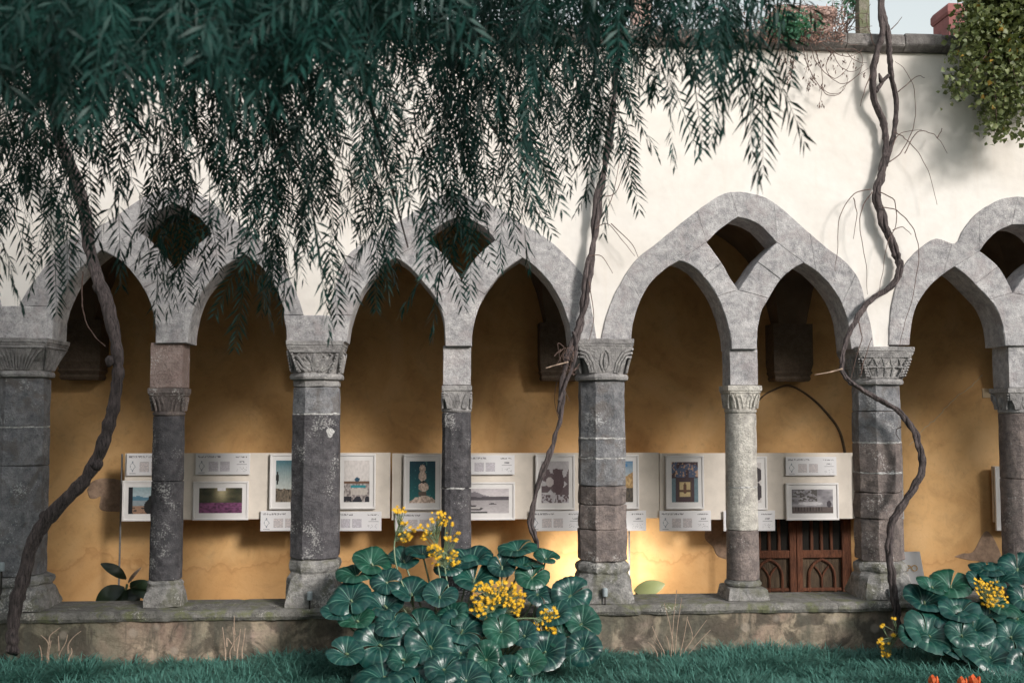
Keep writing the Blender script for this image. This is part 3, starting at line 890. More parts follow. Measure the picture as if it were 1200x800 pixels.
def small_column(px, label, m, joints, ys, shaft_w, style, block_m, base_style='plinth', cap_m=None, widths=(34, 38, 40)):
    """ys: arch foot, block/capital joint, capital bottom, base top"""
    cx = P(px, 500, YC).x; s = mpp(px, YC)
    root = thing('slender_column', label, 'column', (cx, YC, LEDGE_Z), 'slender stone columns between the paired arches')
    zt, zc1, zc0, zb1 = [Zat(px, y) for y in ys]
    hw = shaft_w / 2 * s
    bw = widths[0] / 2 * s
    block(cx, zc1, zt, bw, bw, SQR, block_m, root, 'impost_block', amp=0.005)
    cm = cap_m or block_m
    cw = widths[1] / 2 * s
    mb = MB(); sd = rnd.uniform(0, 50); Hc = zc1 - zc0
    mb.loft([ring(cx, h, zc0 + Hc * t, w, 0.003, sd) for h, t, w in ((hw * 1.0, 0, RND), (hw * 1.07, 0.05, RND), (hw * 1.07, 0.12, RND), (hw * 1.0, 0.15, RND), (hw * 1.04, 0.4, (0.7, 0, 0.3)),
              (cw * 0.96, 0.72, (0.2, 0, 0.8)), (cw * 0.97, 0.78, SQR), (cw * 1.03, 0.82, SQR), (cw * 1.03, 0.99, SQR), (cw, 1.0, SQR))])
    cap = mb.build('capital', cm, root)
    mb = MB()
    for k in range(4):
        carve(style, face_map(cx, zc0 + Hc * 0.12, zc0 + Hc * 0.78, hw * 0.98, cw * 0.96, 1.0, k), mb)
    mb.build('carving', cm, root, cap)
    yy = [ys[3]] + joints + [ys[2]]
    zz = [Zat(px, y) for y in yy]
    for i in range(len(zz) - 1):
        mm = m[i] if isinstance(m, list) else m
        t0 = i / len(zz); t1 = (i + 1) / len(zz)
        block(cx, zz[i], zz[i + 1], hw * (1.06 - 0.06 * t0), hw * (1.06 - 0.06 * t1), (0.75, 0.25, 0) if m is not M['dark_shaft'] else (0.2, 0.5, 0.3), mm, root, amp=0.005)
    H = zb1 - LEDGE_Z
    bw = widths[2] / 2 * s
    mb = MB()
    if base_style == 'plinth':
        mb.loft([ring(cx, bw * f, LEDGE_Z + 0.001 + H * t, w, 0.006, sd) for f, t, w in ((1.08, 0, SQR), (0.98, 0.55, SQR), (0.94, 0.62, SQR), (0.86, 0.66, RND), (0.95, 0.74, RND), (0.96, 0.84, RND), (0.88, 0.92, RND), (0.86, 1.0, RND))])
    else:
        mb.loft([ring(cx, bw * f, LEDGE_Z + 0.001 + H * t, w, 0.016, sd, 8) for f, t, w in ((1.0, 0, SQR), (1.0, 0.3, SQR), (1.0, 0.5, (0.3, 0, 0.7)), (1.02, 0.7, RND), (0.96, 0.8, RND), (1.0, 0.9, RND), (0.9, 1.0, RND))])
    mb.build('base', M['base_stone'], root)
    return root
LEDGE_Z = P(600, 707.5, -0.02).z

col_data = []
col_data.append(main_column(27, 'grey octagonal column with fluted fan capital behind the thick vine stem', M['grey_shaft'], [545, 500], (398, 443), 'fan', 55, 76, 672, base_w=80))
col_data.append(main_column(371, 'dark octagonal column with carved palmette capital and white lime splash', [M['dark_shaft'], M['grey_shaft'], M['capital']], [485, 454], (401, 446), 'palmette', 53, 64, 652, base_w=62))
col_data.append(main_column(705, 'octagonal column of stacked blocks with almond leaf capital and vine beside it', [M['brown_shaft'], M['brown_shaft'], M['brown_shaft'], M['grey_shaft'], M['grey_shaft'], M['grey_shaft'], M['grey_shaft']], [618, 590, 568, 536, 513], (399, 447), 'almond', 51, 64, 655, base_w=63))
col_data.append(main_column(1027, 'rough brown block column with lattice carved capital and bare vine winding across', [M['brown_shaft'], M['brown_shaft'], M['brown_shaft'], M['brown_shaft'], M['grey_shaft'], M['grey_shaft']], [606, 576, 553, 518, 482], (408, 452), 'lattice', 48, 63, 655, base_w=59))
# columns standing just outside the picture
col_data.append(main_column(1364, 'grey octagonal column with fluted capital right of the notched arch', M['grey_shaft'], [540, 500], (408, 452), 'fan', 54, 68, 655, base_w=72))
col_data.append(main_column(-322, 'grey octagonal column with almond leaf capital at the far end of the arcade', M['grey_shaft'], [540, 500], (398, 443), 'almond', 60, 80, 672, base_w=88))
col_data.append(main_column(1682, 'grey octagonal column with palmette capital closing the far right bay', M['grey_shaft'], [540, 500], (408, 452), 'palmette', 54, 68, 655, base_w=72))
# impost stones above two of the capitals
def impost(cd, outline):
    c = to_xz(outline)
    pts = []
    for i in range(len(c)):
        pts += [c[i]] + line(c[i], c[(i + 1) % len(c)], 0.06)
    prism(pts, -0.004, WT + 0.004).build('impost_stone', M['arch_stone'], cd[0])
impost(col_data[1], [(336, 400.5), (335, 385), (332.5, 369.3), (357, 369.3), (388, 369.3), (412.5, 369.3), (409, 381), (406, 400.5)])
impost(col_data[0], [(-8, 398), (-10, 378), (-12, 358.5), (22, 358.5), (66, 359.3), (62, 376), (61, 398)])
# lime splash on the dark column
cx = col_data[1][1]
def oct_face(cx, hw, x):
    d = abs(x - cx)
    return YC - (hw if d < 0.414 * hw else hw * 1.414 - d)
mb = MB(); a = P(386.5, 507, -0.02); hwc = 53 / 2 * mpp(371, YC) * 1.012
ptsl = [(0.0, 0.0)] + [(0.030 * math.cos(t) * (1 + 0.25 * math.sin(3 * t) + rnd.uniform(-.15, .15)), 0.048 * math.sin(t) * (1 + 0.15 * math.cos(2 * t) + rnd.uniform(-.15, .15))) for t in np.linspace(0, 2 * math.pi, 23)[:-1]]
mb.add([(a.x + u, oct_face(cx, hwc, a.x + u) - 0.008, a.z + w_) for u, w_ in ptsl], [(0, i + 1, (i + 1) % 22 + 1) for i in range(22)])
mb.build('lime_splash', M['blotch'], col_data[1][0])
def mortar(cd, px, py, hw_px, oct_=True):
    cxm = cd[1] if isinstance(cd, tuple) else cd.location.x
    root = cd[0] if isinstance(cd, tuple) else cd
    z = Zat(px, py); hw = hw_px / 2 * mpp(px, YC)
    mb = MB(); sd = rnd.uniform(0, 9)
    mb.loft([ring(cxm, hw * f, z + dz_, OCT if oct_ else RND, 0.011, sd, 26) for f, dz_ in ((0.95, -0.010), (0.990, -0.005), (0.990, 0.005), (0.95, 0.010))])
    mb.build('mortar_joint', M['blotch'], root)
for k, px, py, w in ((2, 705, 513, 52.5), (2, 705, 536, 52.5), (3, 1027, 518, 49.5), (3, 1027, 553, 49.5), (1, 371, 485, 53.5), (0, 27, 500, 56)):
    mortar(col_data[k], px, py, w)
small_column(198, 'slender dark round column with pinkish block above, left of the framed purple landscape', [M['dark_shaft'], M['dark_shaft']], [563], (402, 455, 487, 678), 35, 'waves', M['pink_stone'], 'worn', M['brown_shaft'], (37, 40, 42))
sc2 = small_column(535, 'slender nearly black speckled column with carved capital rising behind the round-leaved plant', M['dark_shaft'], [571], (405.8, 452, 483, 690), 33, 'almond', M['arch_stone'], 'worn', M['capital'], (32, 34, 40))
mortar(sc2, 535, 571, 35, True)
sc3 = small_column(868, 'slender pale cream round column on a square plinth beside the wooden door', [M['brown_shaft'], M['pale_shaft'], M['pale_shaft']], [620, 570], (409.5, 452, 484, 678), 34, 'waves', M['arch_stone'], 'plinth', M['pale_shaft'], (32, 38, 44))
mortar(sc3, 868, 570, 35.5, False)
small_column(1192, 'slender brownish round column under the notched double arch', M['brown_shaft'], [560], (405.3, 455, 484, 682), 37, 'almond', M['arch_stone'], 'plinth', M['capital'], (34, 40, 44))
small_column(198 - 355, 'slender grey round column at the far end of the arcade', M['grey_shaft'], [563], (402, 455, 487, 678), 36, 'waves', M['arch_stone'], 'worn', None, (38, 42, 44))

small_column(1524, 'slender grey round column of the far right bay', M['grey_shaft'], [563], (409, 455, 487, 678), 36, 'waves', M['arch_stone'], 'plinth', None, (34, 40, 44))

# ------------------------------------------------------------------ parapet
par = thing('parapet_wall', 'low stained mossy parapet wall carrying the columns', 'wall', (0, 0.1, 0))
FY = -0.13
mb = MB()
nx = 420; nz = 12
xs = np.linspace(XL, XR, nx)
zt = LEDGE_Z - 0.075
rows = []
for j in range(nz + 1):
    z = -0.1 + (zt + 0.1) * j / nz
    for x in xs:
        d = 0.018 * noise.noise(Vector((x * 2.2, z * 3, 0.3))) + 0.008 * noise.noise(Vector((x * 9, z * 9, 2.3)))
        mb.v.append((x, FY + 0.02 + d, z))
for j in range(nz):
    for i in range(nx - 1):
        mb.f.append((j * nx + i, j * nx + i + 1, (j + 1) * nx + i + 1, (j + 1) * nx + i))
k = len(mb.v)
mb.v += [(XL, 0.4, -0.1), (XR, 0.4, -0.1), (XL, 0.4, zt), (XR, 0.4, zt)]
mb.f += [(k + 1, k, k + 2, k + 3)]
mb.build('rendered_face', M['parapet'], par, smooth=True)
x = XL
while x < XR:
    w = rnd.uniform(1.0, 1.9)
    x2 = min(x + w, XR)
    mb = MB(); sd = rnd.uniform(0, 9)
    n = max(4, int((x2 - x) / 0.05))
    rings = []
    for i in range(n + 1):
        xx = x + 0.0015 + (x2 - x - 0.003) * i / n
        e = 0.006 if i in (0, n) else 0.0
        rg = []
        for y, z, amp in ((FY - 0.005, zt - 0.01, 0.018), (FY - 0.022, zt + 0.02, 0.018), (FY - 0.015, LEDGE_Z - 0.022, 0.018), (FY + 0.012, LEDGE_Z - 0.003 - e, 0.007), (0.10, LEDGE_Z - e, 0.0), (0.42, LEDGE_Z - e, 0.0), (0.43, zt, 0.0)):
            a = noise.noise(Vector((xx * 5, z * 8, sd))) + 0.6 * noise.noise(Vector((xx * 17, z * 17, sd)))
            rg.append((xx, y + amp * a + (e if y < 0 else 0), z + (0.25 * amp * a)))
        rings.append(rg)
    mb.loft(rings)
    mb.build('ledge_slab', M['ledge'], par, smooth=False)
    x = x2

# small grey garden lights on the column feet
for px, py, nm in ((709, 694, 'vine-wrapped block column'), (1045, 694, 'rough brown block column'), (363, 698, 'dark octagonal column'), (2, 664, 'leftmost octagonal column')):
    yy = -0.27 if px != 2 else -0.30
    c = P(px, py, yy)
    t = thing('spike_light', 'small grey cylindrical light at the foot of the ' + nm, 'light', (c.x, yy, LEDGE_Z), 'small grey lights on the ledge')
    yy = FY + 0.03
    c = P(px, py, yy); t.location = (c.x, yy, LEDGE_Z)
    mb = MB()
    mb.tube([(c.x, yy, c.z - 0.035), (c.x, yy, c.z - 0.03), (c.x, yy, c.z + 0.03), (c.x, yy, c.z + 0.04)], [0.018, 0.024, 0.024, 0.018], 14)
    mb.build('housing', M['grey_box'], t)
    mb = MB(); mb.tube([(c.x, yy, LEDGE_Z - 0.004), (c.x, yy, c.z - 0.03)], 0.008, 6)
    mb.build('stem', M['dark_metal'], t)

# ------------------------------------------------------------------ exhibition
YP = 2.32
def pxbox(x0, x1, y0_, y1_, Y):
    a = P(x0, y1_, Y); b = P(x1, y0_, Y)
    return a.x, b.x, a.z, b.z
panels = [(145, 457.5, 'cream display board on thin poles, left run of the photo exhibition'), (459, 772, 'cream display board at mid exhibition behind the vine-wrapped column'), (773.5, 1054, 'cream display board in front of the wooden door'),
          (1166, 1420, 'cream display board whose edge shows beside the brownish round column')]
for i, (x0, x1, lb) in enumerate(panels):
    yt, yb = (530, 609) if i < 3 else (545, 612)
    YQ = YP; YP = 2.62 if i == 3 else YQ
    X0, X1, Z0, Z1 = pxbox(x0, x1, yt, yb, YP)
    t = thing('display_board', lb, 'display board', ((X0 + X1) / 2, YP, FZ), 'cream exhibition boards')
    mb = MB()
    n = 60; vs = []
    for j, z in enumerate(np.linspace(Z0, Z1, 9)):
        for x in np.linspace(X0, X1, n):
            vs.append((x, YP + 0.006 * noise.noise(Vector((x * 2.5, z * 1.2, i))) + 0.004 * noise.noise(Vector((x * 9 + z * 4, z, i))), z))
    mb.add(vs, [(j * n + k, j * n + k + 1, (j + 1) * n + k + 1, (j + 1) * n + k) for j in range(8) for k in range(n - 1)])
    mb.build('fabric_front', M['fabric'], t, smooth=True)
    mb = MB(); mb.box(X0, X1, YP + 0.012, YP + 0.05, Z0 + 0.002, Z1 - 0.002)
    mb.build('backing', M['fabric'], t)
    pole_px = {0: [141.5, 366], 1: [533, 737], 2: [868, 1028], 3: [1186, 1400]}[i]
    for pp in pole_px:
        c = P(pp, 600, YP + 0.075)
        mb = MB(); mb.tube([(c.x, YP + 0.075, FZ), (c.x, YP + 0.075, Z1 - 0.01)], 0.011, 8)
        mb.build('pole', M['metal'], t)
        mb = MB(); mb.tube([(c.x, YP + 0.075, FZ), (c.x, YP + 0.075, FZ + 0.02)], 0.14, 14)
        mb.build('foot', M['metal'], t)
    YP = YQ

def grid_print(arr, X0, X1, Z0, Z1, Y, name, root, parent=None):
    h, w, _ = arr.shape
    off = root.location
    xs = np.linspace(X0, X1, w + 1) - off.x; zs = np.linspace(Z1, Z0, h + 1) - off.z
    vs = [(x, Y - off.y, z) for z in zs for x in xs]
    fs = [(j * (w + 1) + i, (j + 1) * (w + 1) + i, (j + 1) * (w + 1) + i + 1, j * (w + 1) + i + 1) for j in range(h) for i in range(w)]
    me = bpy.data.meshes.new(name); me.from_pydata(vs, [], fs); me.materials.append(M['print'])
    ca = me.attributes.new('print', 'FLOAT_COLOR', 'CORNER')
    col = np.ones((h * w, 4, 4), np.float32)
    col[:, :, :3] = np.clip(arr, 0, 1).reshape(h * w, 1, 3)
    ca.data.foreach_set('color', col.ravel())
    o = bpy.data.objects.new(name, me); COL.objects.link(o); o.parent = parent or root
    return o
rs = np.random.RandomState(3)
def lerp(a, b, t): return np.array(a) * (1 - t[..., None]) + np.array(b) * t[..., None]
def smooth_noise(h, w, n, seed):
    r = np.random.RandomState(seed).rand(n + 2, n + 2)
    y = np.linspace(0, n, h); x = np.linspace(0, n, w)
    yi = y.astype(int); xi = x.astype(int); fy = (y - yi)[:, None]; fx = (x - xi)[None]
    g = lambda a, b: r[np.ix_(yi + a, xi + b)]
    return g(0, 0) * (1 - fy) * (1 - fx) + g(0, 1) * (1 - fy) * fx + g(1, 0) * fy * (1 - fx) + g(1, 1) * fy * fx
def picture(k, w, h):
    u, v = np.meshgrid((np.arange(w) + .5) / w, (np.arange(h) + .5) / h)
    a = np.zeros((h, w, 3)); nz = smooth_noise(h, w, 9, k); nf = smooth_noise(h, w, 24, k + 50)
    def put(m, c): a[m] = c
    def ell(cx, cy, rx, ry): return ((u - cx) / rx) ** 2 + ((v - cy) / ry) ** 2 < 1
    if k == 1:
        a[:] = lerp((0.30, 0.42, 0.46), (0.55, 0.6, 0.62), v * 1.5); put(v > 0.22 + 0.2 * nz + 0.1 * u, (0.10, 0.22, 0.30)); put(v > 0.5, (0.28, 0.33, 0.36))
        put((v > 0.72), (0.36, 0.22, 0.15)); put((v > 0.72) & (nf > 0.6), (0.05, 0.04, 0.04)); put(ell(0.53, 0.42, 0.07, 0.1) | (ell(0.53, 0.75, 0.17, 0.3)), (0.02, 0.02, 0.02)); put(u < 0.09, (0.02, 0.02, 0.025))
    elif k == 2:
        a[:] = lerp((0.02, 0.025, 0.018), (0.10, 0.09, 0.05), nz); put(nf > 0.75, (0.05, 0.06, 0.03))
        g = np.exp(-((u - 0.52) / 0.13) ** 2 - ((v - 0.18) / 0.28) ** 2); a += g[..., None] * np.array((0.5, 0.42, 0.25))
        put((v < 0.12) & (abs(u - 0.52) < 0.09), (0.8, 0.78, 0.8)); mk = v > 0.6; a[mk] = lerp((0.06, 0.02, 0.05), (0.26, 0.09, 0.2), nf)[mk]
    elif k == 3:
        a[:] = lerp((0.05, 0.16, 0.2), (0.55, 0.58, 0.55), v * 1.4); mk = v > 0.66 + 0.06 * nz; a[mk] = lerp((0.03, 0.025, 0.02), (0.3, 0.24, 0.18), nf)[mk]; put(ell(0.06, 0.42, 0.05, 0.16), (0.02, 0.02, 0.02))
    elif k == 4:
        a[:] = (0.66, 0.62, 0.60); mk = v > 0.52; a[mk] = lerp((0.10, 0.08, 0.08), (0.55, 0.5, 0.48), nf)[mk]; put((v > 0.5) & (v < 0.56), (0.16, 0.09, 0.06)); put((v > 0.6) & (v < 0.66) & (abs(u - .55) < .3), (0.03, 0.24, 0.28))
        put(ell(0.52, 0.46, 0.1, 0.05), (0.02, 0.07, 0.12)); put((v > 0.68) & (v < 0.83) & (abs(u - 0.58) < 0.32), (0.5, 0.46, 0.42)); put((v > 0.86) & (nz > 0.4), (0.03, 0.03, 0.04))
    elif k == 5:
        a[:] = lerp((0.01, 0.05, 0.08), (0.02, 0.14, 0.14), v); put(nf > 0.86, (0.08, 0.22, 0.2))
        mk = ell(0.5, 0.18, 0.12, 0.1) | ell(0.5, 0.36, 0.15, 0.12) | ell(0.54, 0.62, 0.2, 0.11) | (v > 0.98 - 0.22 * (1 - abs(u - 0.55) * 1.6) * (0.6 + 0.6 * nz)); a[mk] = lerp((0.35, 0.25, 0.2), (0.75, 0.62, 0.52), nf)[mk]
        put(ell(0.52, 0.5, 0.12, 0.03), (0.03, 0.03, 0.03)); put((abs(v - 0.78) < 0.05) & (abs(u - .5) < .16), (0.12, 0.09, 0.07))
    elif k == 6:
        a[:] = lerp((0.52, 0.48, 0.50), (0.66, 0.62, 0.62), v * 2); put(v > 0.33 - 0.2 * np.exp(-((u - 0.2) / 0.22) ** 2), (0.22, 0.2, 0.22)); put((v > 0.3 + 0.05 * nz) & (v < 0.5), (0.09, 0.08, 0.09)); mk = v > 0.46
        a[mk] = lerp((0.24, 0.22, 0.23), (0.48, 0.45, 0.46), v)[mk]; put(ell(0.18, 0.82, 0.22, 0.07) | ell(0.1, 0.7, 0.15, 0.04) | ell(0.62, 0.63, 0.09, 0.03), (0.05, 0.045, 0.05)); put(ell(0.18, 0.79, 0.18, 0.03), (0.5, 0.47, 0.46)); put((v > .94) & (u < .5), (.06, .06, .06))
    elif k == 7:
        a[:] = lerp((0.5, 0.47, 0.49), (0.62, 0.6, 0.62), v); mk = (nz > 0.45) & (v > 0.2); a[mk] = (0.15, 0.11, 0.12); put(ell(0.6, 0.5, 0.22, 0.3), (0.12, 0.08, 0.09)); put(ell(0.3, 0.5, 0.14, 0.12), (0.55, 0.5, 0.5)); put((v > 0.8) & (nf > 0.5), (0.5, 0.47, 0.5)); put(ell(0.55, 0.25, 0.14, 0.07), (0.12, 0.08, 0.09))
    elif k == 8:
        a[:] = lerp((0.12, 0.26, 0.42), (0.60, 0.62, 0.6), v * 2.0); put(ell(0.5, 0.1, 0.3, 0.07), (0.06, 0.22, 0.46)); mk = v > 0.62 - 0.3 * u - 0.1 * nz; a[mk] = lerp((0.35, 0.2, 0.08), (0.6, 0.42, 0.2), nf)[mk]; mk = v > 0.66; a[mk] = lerp((0.03, 0.03, 0.03), (0.14, 0.11, 0.08), nf)[mk]
    elif k == 9:
        a[:] = (0.08, 0.05, 0.06); put((v < 0.38) & (nz > 0.45), (0.10, 0.13, 0.22)); put((v < 0.36) & (nf > 0.7), (0.5, 0.32, 0.22)); put((v > 0.4) & ((u < 0.16) | (u > 0.84)), (0.16, 0.24, 0.28)); mk = (v > 0.5) & (v < 0.86) & (abs(u - 0.5) < 0.24); a[mk] = (0.62, 0.48, 0.26)
        put((abs(v - 0.72) < 0.025) & mk, (0.15, 0.08, 0.05)); put(ell(0.5, 0.66, 0.07, 0.14), (0.16, 0.08, 0.05)); put(((abs(u - .27) < .03) | (abs(u - .73) < .03)) & (v > .45), (.1, .06, .05))
    elif k == 10:
        a[:] = (0.6, 0.56, 0.55); put(ell(0.75, 0.3, 0.3, 0.2) | ell(0.7, 0.72, 0.34, 0.26), (0.05, 0.04, 0.045))
    else:
        a[:] = lerp((0.16, 0.15, 0.17), (0.46, 0.44, 0.46), nz); put((nf > 0.48) & (v < 0.5) & (u < 0.62), (0.10, 0.09, 0.085)); put(ell(0.45, 0.6, 0.3, 0.07), (0.62, 0.6, 0.62)); put(v > 0.74, (0.11, 0.085, 0.08)); put((v > 0.74) & (v < 0.9) & ((u * 14) % 1 < 0.35) & (u < .75), (0.04, 0.03, 0.03)); put(ell(0.9, 0.62, 0.06, 0.14), (0.05, 0.04, 0.05))
    a *= (0.88 + 0.24 * nf)[..., None]
    return a
def card_art(w=84, h=32, seed=0):
    r = np.random.RandomState(seed)
    a = np.full((h, w, 3), (0.75, 0.74, 0.755)); u = np.arange(w) / w; ink = (0.27, 0.26, 0.28)
    x = 3
    for wd in (9, 3, 12, 2, 6):                       # title
        m = r.rand(3, wd) > 0.35; a[3:6, x:x + wd][m] = ink; x += wd + 1
    m = r.rand(2, 18) > 0.4; a[4:6, 62:80][m] = (0.2, 0.19, 0.2)
    tint = (0.60, 0.57, 0.62) if seed % 2 else (0.66, 0.60, 0.59)
    for x0 in (20, 38):                               # two columns of text
        a[12:27, x0:x0 + 15] = tint
        for y in range(12, 27, 2):
            m = r.rand(15) > 0.25; a[y, x0:x0 + 15][m] = (0.40, 0.38, 0.41)
    for t in np.linspace(0, 6.28, 40):                # line drawing
        a[int(19 + 8 * math.sin(t)), int(9 + 4 * math.cos(t + 0.7 * math.sin(2 * t)))] = (0.25, 0.28, 0.32)
    a[29:30, 4:14] = (0.3, 0.3, 0.33)
    m = r.rand(3, 8) > 0.3; a[11:14, 68:76][m] = ink
    a[16, 64:80] = (0.35, 0.34, 0.36)
    for _ in range(16): a[r.randint(21, 28), r.randint(63, 80)] = (0.35, 0.34, 0.36)
    return a
frames = [  # px box, picture, label
    (143, 209, 563, 610, 1, 'white framed photo of a dark figure at a railing above a bay'),
    (226, 291, 564, 609, 2, 'white framed photo of a dark wood over purple flowers'),
    (316, 360, 532, 596, 3, 'white framed portrait photo of teal sky over brown rocks beside the dark column'),
    (396, 440, 532, 596, 4, 'white framed portrait photo of boats at a pier under pale sky'),
    (473, 517, 533, 597, 5, 'white framed portrait photo of pale rocks in a dark teal sea'),
    (539, 603, 565, 609, 6, 'white framed photo of boats on a grey bay below a mountain'),
    (628, 673, 533, 597, 7, 'white framed portrait photo of mauve silhouettes crossed by the vine stem'),
    (704, 748, 533, 596, 8, 'white framed portrait photo of blue sky over an orange cliff'),
    (781, 824, 534, 596, 9, 'white framed portrait photo of a blue room with a lit window'),
    (855, 898, 535, 597, 10, 'white framed portrait photo of dark shapes behind the pale round column'),
    (922, 982, 566, 609, 11, 'white framed photo of a tree and clouds over a fence'),
    (1004, 1057, 533, 608, 3, 'white framed photo mostly hidden behind the rough brown block column'),
    (1168, 1216, 547, 621, 4, 'white framed photo whose edge shows beside the brownish round column')]
for x0, x1, y0_, y1_, k, lb in frames:
    Y = YP - 0.035 if x0 < 1100 else 2.585
    X0, X1, Z0, Z1 = pxbox(x0, x1, y0_, y1_, Y)
    t = thing('framed_photograph', lb, 'framed photo', ((X0 + X1) / 2, Y, Z0), 'framed photographs on the boards')
    bw = 0.075 if k != 12 else 0.05
    mbm = MB(); mbm.box(X0, X1, Y, Y + 0.022, Z0, Z1)
    mbm.build('mount', M['white_frame'], t)
    fr = MB()
    e = 0.018
    fr.bbox(X0 - 0.004, X1 + 0.004, Y - 0.01, Y + 0.02, Z1 - e, Z1 + 0.004, 0.003); fr.bbox(X0 - 0.004, X1 + 0.004, Y - 0.01, Y + 0.02, Z0 - 0.004, Z0 + e, 0.003)
    fr.bbox(X0 - 0.004, X0 + e, Y - 0.0095, Y + 0.02, Z0 + e, Z1 - e, 0.003); fr.bbox(X1 - e, X1 + 0.004, Y - 0.0095, Y + 0.02, Z0 + e, Z1 - e, 0.003)
    fr.build('frame', M['white_frame'], t)
    land = (X1 - X0) > (Z1 - Z0)
    w, h = (52, 34) if land else (34, 52)
    grid_print(picture(k, w, h), X0 + bw * 0.85, X1 - bw * 0.85, Z0 + bw, Z1 - bw * 0.9, Y - 0.003, 'print', t)
cards = [(148, 212, 531, 557, 'railing figure photo', 'above'), (229, 293, 531, 556, 'dark wood photo', 'above'), (305, 369, 598, 622, 'teal sky photo', 'below'), (384, 447, 599, 622, 'pier boats photo', 'below'),
         (463, 526, 600, 622, 'pale rocks photo', 'below'), (541, 603, 533, 556, 'grey bay photo', 'above'), (620, 683, 598, 622, 'mauve silhouettes photo', 'below'), (694, 757, 598, 622, 'orange cliff photo', 'below'),
         (773, 833, 598, 622, 'blue room photo', 'below'), (848, 908, 598, 622, 'dark shapes photo', 'below'), (921, 980, 535, 557, 'tree and clouds photo', 'above')]
for i, (x0, x1, y0_, y1_, which, ab) in enumerate(cards):
    Y = YP - 0.03
    X0, X1, Z0, Z1 = pxbox(x0, x1, y0_, y1_, Y)
    t = thing('caption_card', 'white printed caption card %s the %s' % (ab, which), 'caption card', ((X0 + X1) / 2, Y, Z0), 'caption cards on the boards')
    mb = MB(); mb.box(X0, X1, Y, Y + 0.012, Z0, Z1); mb.build('board', M['card'], t)
    grid_print(card_art(seed=i), X0 + 0.004, X1 - 0.004, Z0 + 0.004, Z1 - 0.004, Y - 0.003, 'printing', t)

# leaning sign with orange letters
Y = 2.3
X0, X1, Z0, Z1 = pxbox(1036, 1078, 646, 690, Y)
t = thing('leaning_sign', 'white sign board with pale orange letters leaning beside the rough brown column', 'sign', ((X0 + X1) / 2, Y, Z0))
mb = MB()
zb_ = FZ
lean = 0.06
xs0, xs1 = X0, X1
mb.add([(xs0, Y, Z1), (xs1, Y, Z1), (xs1 + lean, Y - 0.10, zb_), (xs0 + lean, Y - 0.10, zb_), (xs0, Y + 0.02, Z1), (xs1, Y + 0.02, Z1), (xs1 + lean, Y - 0.08, zb_), (xs0 + lean, Y - 0.08, zb_)],
       [(0, 3, 2, 1), (4, 5, 6, 7), (0, 1, 5, 4), (1, 2, 6, 5), (2, 3, 7, 6), (3, 0, 4, 7)])
mb.build('board', M['card'], t)
def text_mesh(txt, size, name, m, root, loc, rot):
    cu = bpy.data.curves.new(name, 'FONT'); cu.body = txt; cu.size = size; cu.extrude = 0.001
    to = bpy.data.objects.new('tmp', cu); COL.objects.link(to)
    dg = bpy.context.evaluated_depsgraph_get()
    me = bpy.data.meshes.new_from_object(to.evaluated_get(dg))
    bpy.data.objects.remove(to)
    me.materials.clear(); me.materials.append(m)
    o = bpy.data.objects.new(name, me); COL.objects.link(o)
    o.parent = root; o.location = Vector(loc) - root.location; o.rotation_euler = rot
    return o
c = P(1063, 669, Y - 0.05)
text_mesh('PO', 0.10, 'lettering', M['sign_ink'], t, (c.x, Y - 0.046, c.z), (R(90 - 8), 0, 0))

# ------------------------------------------------------------------ door
YD = YB - 0.02
X0, X1, _, Z1 = pxbox(868, 995, 560, 705, YD)
door = thing('wooden_door', 'dark reddish wooden double door with gothic tracery panels behind the display board', 'door', ((X0 + X1) / 2, YD, FZ))
def dx(px): return P(px, 600, YD).x
def dz(py): return P(930, py, YD).z
ztop = dz(548)
def bar(name, x0, x1, z0, z1, d=0.05, m='wood'):
    mb = MB(); mb.bbox(min(x0, x1), max(x0, x1), YD - d, YB - 0.002, min(z0, z1), max(z0, z1), 0.006)
    return mb.build(name, M[m], door)
mb = MB(); mb.box(X0, X1, YD - 0.004, YB - 0.001, FZ, ztop); mb.build('backing', M['door_panel'], door)
mb = MB(); mb.box(dx(877), dx(984), YD - 0.012, YD - 0.004, dz(644), ztop - 0.08); mb.build('glass', M['door_glass'], door)
bar('stile', dx(868), dx(877), FZ, ztop); bar('stile', dx(923), dx(930.6), FZ, ztop, 0.052); bar('stile', dx(931), dx(938), FZ, ztop, 0.058); bar('stile', dx(984), dx(995), FZ, ztop)
